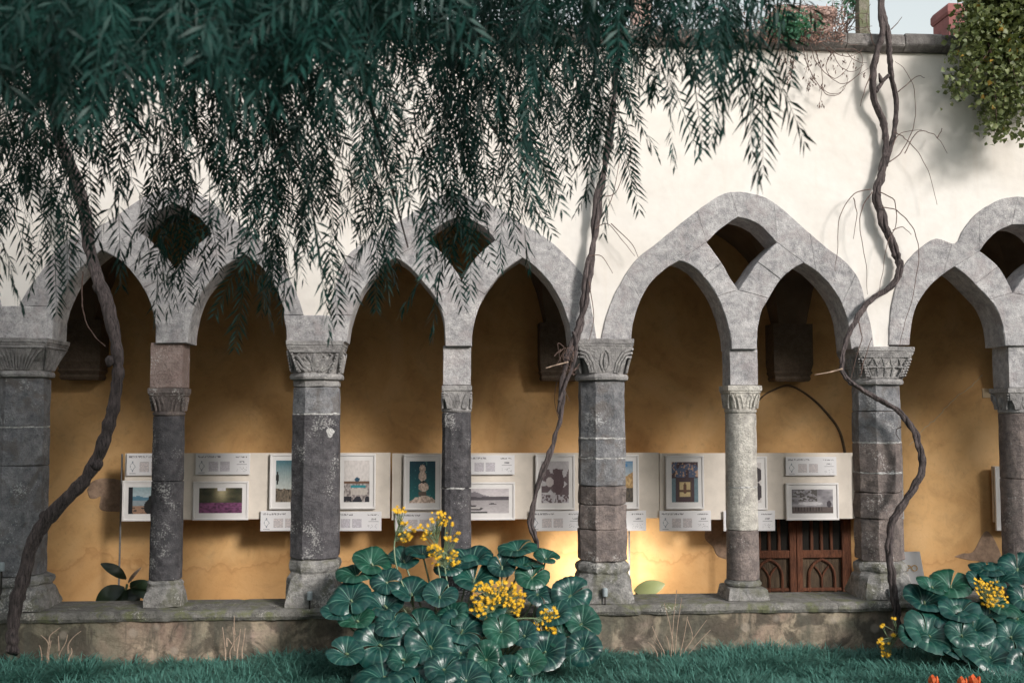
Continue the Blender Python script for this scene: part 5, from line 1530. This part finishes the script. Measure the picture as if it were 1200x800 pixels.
# hanging sprays: lowest reach of the foliage along the picture
bound = [(-150, 380), (0, 365), (35, 385), (60, 340), (85, 300), (105, 250), (120, 300), (145, 350), (165, 300), (200, 320), (235, 350), (260, 370), (285, 330), (315, 365), (345, 335), (370, 350), (400, 340), (440, 330), (465, 355), (490, 305), (530, 320),
         (560, 255), (590, 240), (620, 285), (640, 225), (665, 280), (690, 245), (715, 175), (740, 200), (765, 165), (790, 95), (805, 60), (815, 125), (832, 100), (850, 176), (866, 130), (882, 160)]
def bnd(x): return float(np.interp(x, [b[0] for b in bound], [b[1] for b in bound]))
rr = random.Random(5)
def hang(px, tip, d, L=None, tilt=None):
    Y = CAM.y + d
    p = P(px, tip, Y)
    ztop = P(px, -25 - rr.uniform(0, 60), Y).z
    need = max(0.3, ztop - p.z) if L is None else L
    k = min(range(len(lens)), key=lambda i: abs(lens[i] + 0.12 - need) + rr.uniform(0, 0.1))
    me = sprays[k][rr.randrange(2)]
    o = bpy.data.objects.new('hanging_spray', me); COL.objects.link(o); o.parent = tree
    sc = min(1.25, max(0.85, need / (lens[k] + 0.12)))
    rot = Euler((rr.uniform(-0.12, 0.12), (rr.uniform(-0.16, 0.16) if tilt is None else tilt), rr.uniform(0, 6.28)), 'XYZ')
    rot = (Matrix.Rotation(rr.uniform(-0.1, 0.1), 3, 'X') @ Matrix.Rotation(rr.uniform(-0.15, 0.15) if tilt is None else tilt, 3, 'Y') @ Matrix.Rotation(rr.uniform(0, 6.28), 3, 'Z')).to_euler()
    o.rotation_euler = rot; o.scale = (sc, sc, sc)
    tipv = rot.to_matrix() @ Vector((0, 0, -(lens[k] + 0.2) * sc))
    o.location = p - tipv - TB
n_sp = 0
# fringe: one row that defines the lower edge
for i in range(1, len(bound)):
    px, py = bound[i]
    hang(px, py, rr.uniform(4.2, 5.6) if px < 800 else rr.uniform(3.2, 3.8)); n_sp += 1
for i in range(47):
    px = rr.uniform(-60, 720)
    b_ = bnd(px)
    hang(px, b_ * rr.uniform(0.55, 0.95), rr.uniform(3.8, 6.2)); n_sp += 1
for i in range(34):
    px = rr.uniform(-80, 720) if i % 3 else rr.uniform(-60, 420)
    b_ = bnd(px)
    hang(px, b_ * rr.uniform(0.15, 0.5) + 20, rr.uniform(3.0, 5.5)); n_sp += 1
for i in range(10):
    px = rr.uniform(-40, 430)
    hang(px, rr.uniform(50, 130), rr.uniform(2.3, 3.4)); n_sp += 1
for px, tip in ((812, 60), (835, 70), (850, 50), (862, 90), (790, 50), (775, 90), (845, 120)):
    hang(px, tip, rr.uniform(3.6, 4.4)); n_sp += 1
# dense upper crown, plus an unseen leaf mass added overhead for shade
rc = np.random.RandomState(33)
V = []; F = []
rsp = rc
for k in range(1250):
    px = rc.uniform(-160, 470) if k % 3 else rc.uniform(-160, 780)
    ymax = 40 if px < 380 else -5
    py = rc.uniform(-170, ymax) if k % 2 else rc.uniform(-60, ymax)
    d = rc.uniform(2.6, 6.6)
    p = np.array(P(px, py, CAM.y + d))
    az = rc.rand() * 6.28
    dv = np.array((math.cos(az) * 0.8, math.sin(az) * 0.8, -0.9 + 0.5 * rc.rand()))
    side = rc.randn(3); side -= dv * side.dot(dv) / dv.dot(dv); side /= np.linalg.norm(side)
    pinnate(p, dv, side, 0.26 + 0.12 * rc.rand(), 9, 0.06, 0.0055, V, F)
for k in range(7600):
    lp = limb_pts[rc.randint(len(limb_pts))] if k < 3400 else over_pts[rc.randint(len(over_pts))]
    p = np.array(lp) + rc.randn(3) * np.array((0.5, 0.5, 0.3)) + np.array((0, 0, 0.15))
    az = rc.rand() * 6.28
    dv = np.array((math.cos(az), math.sin(az), -0.7 + 0.6 * rc.rand()))
    side = rc.randn(3); side -= dv * side.dot(dv) / dv.dot(dv); side /= np.linalg.norm(side)
    pinnate(p, dv, side, 0.26 + 0.1 * rc.rand(), 7, 0.07, 0.008 if k < 3400 else 0.013, V, F)
cr = np_obj('crown', np.array(V), np.array(F), M['pepper'], tree); cr['kind'] = 'stuff'
# thin bare branchlets seen against the wall
for pts, d in (([(505, -20), (530, 60), (560, 120), (590, 170), (625, 215)], 5.0), ([(425, 60), (440, 150), (462, 230), (478, 290)], 4.8), ([(300, 120), (330, 170), (360, 215), (372, 290)], 5.2), ([(180, 20), (240, 90), (300, 140)], 4.4)):
    Y = CAM.y + d
    mb = MB(); twig(mb, pts, Y, 0.010, 0.003); mb.build('branchlet', M['tree_bark'], tree)

# ------------------------------------------------------------------ round-leaved plants
def lig_mesh(seed):
    r = np.random.RandomState(seed)
    na, nr_ = 80, 8
    ribs = 15
    V = []; vein = []; ph = r.rand() * 6.28
    cup = 0.20 + 0.16 * r.rand(); curl = 0.12 + 0.16 * r.rand(); wav = 0.03 + 0.04 * r.rand(); asym = 0.06 * r.randn()
    lim = R(177 - 5 * r.rand())
    for j in range(nr_ + 1):
        t = j / nr_
        for i in range(na + 1):
            th = -lim + 2 * lim * i / na
            Rr = 1.0 + 0.06 * math.cos(2 * th) + 0.03 * math.sin(3 * th + ph) + 0.012 * math.cos(ribs * 2 * lim * 0 + 22 * th)
            Rr *= 1 - 0.16 * max(0, (abs(th) - lim * 0.88) / (lim * 0.12)) ** 2
            if abs(th) > lim * 0.5: Rr *= 1.0 + 0.04
            x = t * Rr * math.sin(th); y = t * Rr * math.cos(th)
            rib = math.cos(th / lim * math.pi * ribs / 2 * 2)
            z = cup * (t - 1) * (1 - t) * 1.6 + 0.10 * t - curl * t ** 4 + wav * t * t * math.sin(3 * th + ph) + wav * 0.7 * t * t * math.sin(5 * th + 2 * ph) + 0.009 * t * (1 - t * 0.8) * rib * 1.6 + asym * x
            V.append((x, y + 0.0, z))
            vf = max(0.0, -rib) ** 14 * (1 - t * 0.7) * 1.0
            if t < 0.12: vf = 0.7
            vein.append(vf)
    F = [(j * (na + 1) + i, j * (na + 1) + i + 1, (j + 1) * (na + 1) + i + 1, (j + 1) * (na + 1) + i) for j in range(nr_) for i in range(na)]
    F = [f[::-1] for f in F]
    me = bpy.data.meshes.new('leaf'); me.from_pydata(V, [], F); me.materials.append(M['lig'])
    a = me.attributes.new('vein', 'FLOAT', 'POINT'); a.data.foreach_set('value', vein)
    me.polygons.foreach_set('use_smooth', [True] * len(F)); me.update()
    return me
ligs = [lig_mesh(40 + i) for i in range(7)]
def lig_plant(label, base, leaves, clusters, extra, ysplit):
    root = thing('round_leaved_plant', label, 'plant', tuple(base), 'glossy round-leaved plants')
    r = random.Random(len(leaves))
    stalks = []
    for (px, py, w, h) in leaves + extra:
        Y = -0.38 - (py - ysplit) / 150.0 * 0.95 + r.uniform(-0.05, 0.05)
        Y = min(Y, -0.30)
        c = P(px, py, Y)
        # keep clear of the ground
        s = w / 2 * mpp(px, Y) * 1.0
        ratio = min(0.95, max(0.12, h / w))
        tilt = math.asin(ratio) - R(6)
        if r.random() < 0.12: tilt += 0.15
        o = bpy.data.objects.new('leaf', ligs[r.randrange(len(ligs))]); COL.objects.link(o); o.parent = root
        Mx = Matrix.Rotation(r.uniform(-0.18, 0.18), 3, 'Y') @ Matrix.Rotation(tilt, 3, 'X') @ Matrix.Rotation(r.uniform(-1.3, 1.3) + (math.pi if r.random() < 0.55 else 0), 3, 'Z')
        o.rotation_euler = Mx.to_euler(); o.scale = (s, s, s * r.uniform(0.9, 1.4))
        o.location = c - root.location
        a = c + Mx @ Vector((0, 0, -0.24 * s))
        b_ = Vector(base) + Vector((r.uniform(-0.25, 0.25) + (c.x - base[0]) * 0.35, r.uniform(-0.12, 0.12), 0.0))
        mid = Vector((a.x * 0.6 + b_.x * 0.4, a.y * 0.6 + b_.y * 0.4 + 0.05, a.z * 0.6 + b_.z * 0.4 - 0.02))
        if a.z < b_.z + 0.06: continue
        mb = MB(); sm = catmull([tuple(a), tuple(mid), tuple(b_)], 6)
        mb.tube(sm, 0.0085, 6); mb.build('leaf_stalk', M['stem'], root)
    for (pts, stem) in clusters:
        mb = MB(); heads = []
        for (px, py, rx, ry, n, Y) in pts:
            for _ in range(n):
                a_ = r.uniform(0, 6.28); q = math.sqrt(r.random())
                heads.append(P(px + rx * q * math.cos(a_), py + ry * q * math.sin(a_), Y + r.uniform(-0.05, 0.05)))
        for h_ in heads:
            up = Vector((r.uniform(-0.6, 0.6), -0.75, r.uniform(0.2, 1.0))).normalized()
            u = up.orthogonal().normalized(); w_ = up.cross(u)
            np_ = 8; rad = r.uniform(0.014, 0.026)
            k = len(mb.v); mb.v.append(tuple(h_ + up * 0.004))
            for i in range(np_ * 2):
                an = math.pi * i / np_; rd = rad if i % 2 == 0 else rad * 0.42
                mb.v.append(tuple(h_ + (u * math.cos(an) + w_ * math.sin(an)) * rd + up * (0.004 * r.random())))
            for i in range(np_ * 2):
                mb.f.append((k, k + 1 + i, k + 1 + (i + 1) % (np_ * 2)))
        fc = mb.build('flower_cluster', M['yellow'], root); fc['kind'] = 'stuff'
        mb = MB()
        sw = [(P(x, y, Y)) for x, y, Y in stem]
        sm = catmull([tuple(p) for p in sw], 6)
        mb.tube(sm, 0.007, 6)
        top = Vector(sm[0])
        for h_ in heads:
            j = Vector(sm[r.randrange(0, max(2, len(sm) // 3))])
            if (h_ - j).length < 0.45:
                mb.tube([j, (j + h_) / 2 + Vector((0, 0, -0.015)), h_], [0.003, 0.0025, 0.002], 4)
        mb.build('flower_stem', M['stem'], root, fc)
    return root
L1 = [(436, 655, 46, 28), (417, 668, 46, 18), (410, 697, 56, 34), (452, 679, 36, 30), (473, 651, 44, 20), (495, 643, 42, 14), (483, 689, 50, 24), (450, 704, 46, 20), (516, 694, 42, 28), (557, 671, 56, 36), (552, 648, 52, 22), (606, 639, 44, 15), (588, 660, 34, 26), (614, 657, 40, 14),
      (631, 692, 38, 28), (670, 694, 46, 36), (683, 727, 44, 34), (684, 758, 42, 42), (640, 760, 52, 44), (543, 733, 54, 38), (492, 727, 48, 28), (504, 754, 56, 46), (570, 772, 42, 40), (588, 736, 44, 34), (615, 742, 34, 28), (444, 751, 60, 50), (405, 762, 42, 32), (450, 784, 74, 26), (489, 796, 68, 28),
      (599, 789, 46, 36), (546, 792, 54, 34), (624, 672, 40, 24), (572, 708, 42, 28), (650, 716, 40, 26), (526, 662, 36, 22), (640, 650, 30, 18)]
E1 = [(459, 727, 46, 26), (417, 722, 44, 22), (540, 760, 44, 26), (530, 716, 40, 20), (660, 742, 40, 28), (520, 780, 44, 30), (620, 774, 40, 28), (472, 768, 40, 24), (395, 715, 36, 18)]
C1 = [([(468, 598, 8, 5, 16, -0.5), (473, 612, 5, 6, 7, -0.5), (474, 628, 8, 8, 18, -0.5), (482, 620, 5, 4, 5, -0.5)], [(470, 608, -0.5), (462, 640, -0.5), (470, 680, -0.6), (500, 740, -0.7)]),
      ([(514, 606, 10, 9, 26, -0.55), (497, 618, 8, 6, 11, -0.55), (500, 628, 7, 5, 8, -0.55)], [(512, 616, -0.55), (512, 650, -0.55), (518, 690, -0.65), (530, 750, -0.75)]),
      ([(514, 652, 10, 11, 30, -0.6), (531, 628, 10, 7, 16, -0.58), (532, 654, 10, 9, 22, -0.6), (508, 642, 7, 6, 10, -0.6), (526, 612, 6, 6, 6, -0.58)], [(520, 645, -0.6), (522, 670, -0.6), (528, 700, -0.65), (540, 750, -0.75)]),
      ([(565, 696, 14, 14, 46, -0.85), (585, 688, 20, 8, 46, -0.85), (603, 698, 14, 14, 46, -0.85), (562, 716, 10, 10, 20, -0.88), (585, 705, 18, 9, 34, -0.86), (606, 712, 9, 8, 14, -0.87), (572, 724, 6, 4, 8, -0.88)], [(584, 703, -0.83), (580, 718, -0.82), (570, 740, -0.8), (560, 775, -0.8)]),
      ([(645, 720, 11, 9, 34, -0.95), (632, 733, 7, 6, 12, -0.95), (646, 738, 8, 8, 24, -0.96)], [(640, 728, -0.95), (622, 724, -0.92), (595, 728, -0.88), (570, 750, -0.8)])]
base1 = PZ(545, 778, GZ); base1 = (P(545, 700, -0.75).x, -0.75, GZ)
lig_plant('large glossy round-leaved plant with yellow flowers in front of the slender dark column', base1, L1, C1, E1, 640)
L2 = [(1114, 680, 50, 26), (1093, 683, 34, 18), (1084, 699, 46, 20), (1091, 739, 58, 42), (1159, 663, 42, 15), (1171, 674, 46, 20), (1194, 662, 42, 28), (1144, 734, 44, 32), (1156, 717, 40, 18), (1163, 764, 62, 42), (1186, 742, 42, 30), (1200, 698, 36, 26), (1198, 780, 36, 40), (1118, 758, 34, 20), (1150, 680, 34, 18),
      (1225, 680, 46, 28), (1240, 720, 50, 34), (1232, 760, 50, 36), (1262, 700, 44, 28)]
E2 = [(1125, 712, 46, 26), (1070, 742, 34, 22), (1175, 705, 44, 24), (1128, 740, 40, 28), (1140, 760, 44, 28), (1195, 720, 44, 28), (1100, 716, 44, 24), (1180, 790, 46, 26), (1212, 745, 44, 30), (1110, 700, 40, 20)]
C2 = [([(1160, 692, 16, 14, 42, -0.7), (1170, 702, 12, 10, 26, -0.7), (1147, 684, 8, 8, 10, -0.7), (1160, 708, 9, 5, 12, -0.7)], [(1160, 700, -0.7), (1160, 720, -0.7), (1165, 760, -0.75)]),
      ([(1038, 756, 6, 5, 12, -0.75), (1030, 750, 4, 4, 5, -0.75), (1038, 765, 6, 4, 14, -0.75), (1047, 746, 6, 3, 5, -0.75), (1047, 725, 4, 2, 3, -0.75), (1034, 733, 4, 2, 3, -0.75)], [(1042, 750, -0.75), (1060, 738, -0.75), (1082, 735, -0.72), (1120, 760, -0.75)])]
base2 = (P(1160, 700, -0.75).x, -0.75, GZ)
lig_plant('glossy round-leaved plant with yellow flowers at the foot of the bare ochre bay', base2, L2, C2, E2, 655)

# ------------------------------------------------------------------ plants behind the parapet
def oval_leaf(mb, a, b_, wid, nrm, fold=0.15):
    a = Vector(a); b_ = Vector(b_); d = b_ - a; s = d.cross(Vector(nrm)).normalized(); up = s.cross(d).normalized()
    n = 9; k = len(mb.v)
    for i in range(n + 1):
        t = i / n; w = wid * math.sin(math.pi * min(1, t * 0.96 + 0.02)) ** 0.75
        c = a + d * t + up * (0.12 * d.length * math.sin(math.pi * t))
        for q in (-1, -0.5, 0, 0.5, 1):
            mb.v.append(tuple(c + s * w * q + up * fold * w * abs(q)))
    for i in range(n):
        for j in range(4):
            mb.f.append((k + i * 5 + j, k + i * 5 + j + 1, k + (i + 1) * 5 + j + 1, k + (i + 1) * 5 + j))
def pot(root, c, r=0.16, h=0.26):
    mb = MB(); rings = []
    for f, t in ((0.7, 0), (0.72, 0.02), (0.95, 0.82), (1.08, 0.83), (1.1, 0.98), (1.0, 1.0), (0.9, 0.99), (0.85, 0.8)):
        rings.append([(c[0] + r * f * math.cos(a), c[1] + r * f * math.sin(a), c[2] + h * t) for a in np.linspace(0, 2 * math.pi, 25)[:-1]])
    mb.loft(rings); mb.build('pot', M['terracotta'], root, smooth=False)
c = P(140, 700, 1.0)
rp = thing('potted_plant', 'dark broad-leaved potted plant peeking over the parapet below the display board', 'plant', (c.x, 1.0, FZ))
pot(rp, (c.x, 1.0, FZ))
YY = 1.0
for a, b_, w, nr2 in (((148, 678), (118, 660), 0.055, (0, -0.8, 0.6)), ((146, 688), (112, 706), 0.085, (0.2, -0.9, 0.5)), ((150, 690), (160, 712), 0.09, (0, -1, 0.3)), ((153, 682), (182, 702), 0.09, (0.1, -0.8, 0.6)), ((147, 690), (136, 716), 0.08, (-0.3, -1, 0.2)), ((150, 683), (166, 664), 0.018, (0, -1, 0.2)), ((152, 686), (176, 690), 0.05, (0, -0.6, 0.8))):
    mb = MB(); oval_leaf(mb, P(*a, YY), P(*b_, YY - 0.08), w, nr2); mb.build('leaf', M['rubber'] if w > 0.03 else M['pale_twig'], rp, smooth=True)
mb = MB(); mb.tube([P(149, 684, YY), (c.x + 0.02, YY, 0.25), (c.x, YY, FZ + 0.1)], 0.012, 7); mb.build('stem', M['stem'], rp)
c = P(747, 700, 0.75)
pp = thing('potted_plant', 'potted plant with one pale yellow-green folded leaf showing above the ledge', 'plant', (c.x, 0.75, FZ))
pot(pp, (c.x, 0.75, FZ), 0.13, 0.22)
mb = MB(); oval_leaf(mb, P(743, 692, 0.75), P(779, 684, 0.68), 0.075, (0, -1.0, 0.12), 0.12); mb.build('leaf', M['pale_leaf'], pp, smooth=True)
mb = MB(); oval_leaf(mb, P(746, 700, 0.78), P(755, 687, 0.74), 0.045, (0, -0.9, 0.3), 0.2); mb.build('leaf', M['rubber'], pp, smooth=True)
mb = MB(); mb.tube([P(745, 697, 0.75), (c.x, 0.75, 0.3), (c.x, 0.75, FZ + 0.1)], 0.008, 6); mb.build('stem', M['stem'], pp)

# ------------------------------------------------------------------ dry stems at the wall foot
def dry_clump(label, lines, Y, m='pale_twig', r0=0.007):
    x = sum(l[0][0] for l in lines) / len(lines)
    t = thing('dead_plant', label, 'dead plant', (P(x, 760, Y).x, Y, GZ), 'dry stems at the wall foot')
    for l in lines:
        mb = MB()
        q = P(l[0][0], l[0][1], Y)
        pts = [(l[0][0], l[0][1] + 10)] + list(l)
        sm = catmull([(P(a, b_, Y).x, P(a, b_, Y).z) for a, b_ in pts], 4); k = len(sm)
        dy = rnd.uniform(-0.06, 0.04)
        mb.tube([(p[0], Y + dy * i / k, p[1]) for i, p in enumerate(sm)], [r0 * (1 - 0.6 * i / k) for i in range(k)], 5)
        mb.build('stem', M[m], t)
dry_clump('short pale dry stems beside the thick vine stem at the wall foot', [[(57, 765), (60, 750), (59, 755)], [(56, 768), (58, 752), (50, 742)], [(70, 766), (78, 752), (81, 742)], [(80, 755), (86, 746), (95, 739)], [(80, 772), (83, 765), (82, 760)], [(49, 766), (48, 758), (47, 755)], [(58, 745), (66, 738), (70, 735)], [(69, 752), (69, 744)]], -0.28)
dry_clump('short pale dry stems at the wall foot left of the dark octagonal column', [[(264, 763), (262, 748), (260, 735)], [(270, 762), (275, 750), (274, 733)], [(266, 747), (272, 754)], [(278, 762), (280, 748), (281, 737)], [(284, 761), (286, 750), (288, 735)], [(275, 752), (282, 742)], [(275, 733), (276, 720)]], -0.28)
dry_clump('tall dry grassy stalks in front of the parapet under the ochre bay', [[(789, 765), (785, 735), (777, 705)], [(791, 768), (793, 735), (798, 700)], [(797, 768), (802, 745), (806, 722)], [(802, 762), (815, 742), (827, 725)], [(805, 768), (818, 752), (832, 737)], [(778, 764), (770, 748), (763, 732)], [(785, 764), (783, 752), (781, 745)], [(798, 766), (812, 748), (806, 725)], [(770, 765), (764, 756), (759, 752)], [(786, 768), (789, 720), (792, 690)], [(775, 762), (768, 752), (764, 747)]], -0.30, r0=0.006)
dry_clump('few thin pink dry stems at the wall foot below the wooden door', [[(912, 768), (914, 752), (918, 738)], [(916, 770), (921, 762)], [(910, 770), (908, 762)], [(914, 766), (919, 748), (916, 738)]], -0.28, r0=0.005)

# orange blooms just reaching into the picture
for px, py, nm in ((1094, 796, 'smaller orange tulip bloom tip in the grass'), (1128, 798, 'thin orange tulip bloom tip between two others'), (1142, 796, 'wider orange tulip bloom tip in the grass')):
    Y = -2.6
    c = P(px, py, Y)
    t = thing('orange_tulip', nm, 'flower', (c.x, Y, GZ - 0.01), 'orange tulips')
    mb = MB(); mb.tube([(c.x, Y, GZ - 0.02), (c.x + 0.01, Y, c.z * 0.5), (c.x, Y, c.z - 0.06)], 0.006, 6); mb.build('stem', M['stem'], t)
    wdt = 0.032 if '1142' not in str(px) else 0.042
    for k in range(6):
        a = k * math.pi / 3 + 0.3
        o_ = Vector((math.cos(a), math.sin(a), 0))
        mb = MB(); oval_leaf(mb, Vector((c.x, Y, c.z - 0.06)) + o_ * 0.006, Vector((c.x, Y, c.z + 0.02 + 0.01 * (k % 2))) + o_ * (wdt - 0.008), 0.024, o_ , 0.0)
        mb.build('petal', M['orange'], t, smooth=True)
    for s in (-1, 1):
        mb = MB(); oval_leaf(mb, (c.x, Y, GZ), (c.x + s * 0.10, Y - 0.03, GZ + 0.24), 0.022, (0, -1, 0.3)); mb.build('leaf', M['stem'], t, smooth=True)

# ------------------------------------------------------------------ grass
rg = np.random.RandomState(9)
def grass(n, x0, x1, y0_, y1_, h0):
    # tufts
    nt_ = n // 55
    tx = rg.uniform(x0, x1, nt_); ty = rg.uniform(y0_, y1_, nt_)
    ti = rg.randint(0, nt_, n)
    bx = tx[ti] + rg.normal(size=n) * 0.022; by = ty[ti] + rg.normal(size=n) * 0.022
    az = np.arctan2(by - ty[ti], bx - tx[ti]) + rg.normal(size=n) * 0.5; L = h0 * rg.uniform(0.6, 1.25, n); lean = rg.uniform(0.55, 1.45, n)
    th = 0.95 + 0.3 * np.sin(tx[ti] * 3.1 + 1.3 * np.sin(ty[ti] * 4)) + 0.25 * rg.rand(nt_)[ti]
    L = L * th
    by = np.minimum(by, -0.15)
    dx_, dy_ = np.cos(az), np.sin(az); w = 0.0036 * rg.uniform(0.8, 1.5, n)
    gz = np.full(n, GZ - 0.02)
    def at(t):
        r_ = L * lean * (t * 0.75 + 0.25 * t * t) ; z = gz + L * (t - 0.55 * lean * t * t)
        return np.stack([bx + dx_ * r_, by + dy_ * r_, z], 1)
    s = np.stack([-dy_, dx_, np.zeros(n)], 1) * w[:, None]
    p0, p1, p2, p3 = at(0.0), at(0.4), at(0.75), at(1.0)
    V = np.stack([p0 - s, p0 + s, p1 - s, p1 + s, p2 - s * 0.7, p2 + s * 0.7, p3], 1).reshape(-1, 3)
    V[:, 1] = np.minimum(V[:, 1], -0.145)
    b = (np.arange(n) * 7)[:, None]
    F = np.concatenate([b + np.array([[0, 1, 3]]), b + np.array([[0, 3, 2]]), b + np.array([[2, 3, 5]]), b + np.array([[2, 5, 4]]), b + np.array([[4, 5, 6]])], 0)
    return V, F
V1, F1 = grass(150000, -5.8, 6.2, -2.3, -0.15, 0.185)
V2, F2 = grass(26000, -8.0, 8.5, -6.0, -2.2, 0.17)
g = np_obj('grass', np.concatenate([V1, V2]), np.concatenate([F1, F2 + len(V1)]), M['grass'], None)
tag(g, 'dense teal green mondo grass covering the garden bed', 'grass'); g['kind'] = 'stuff'
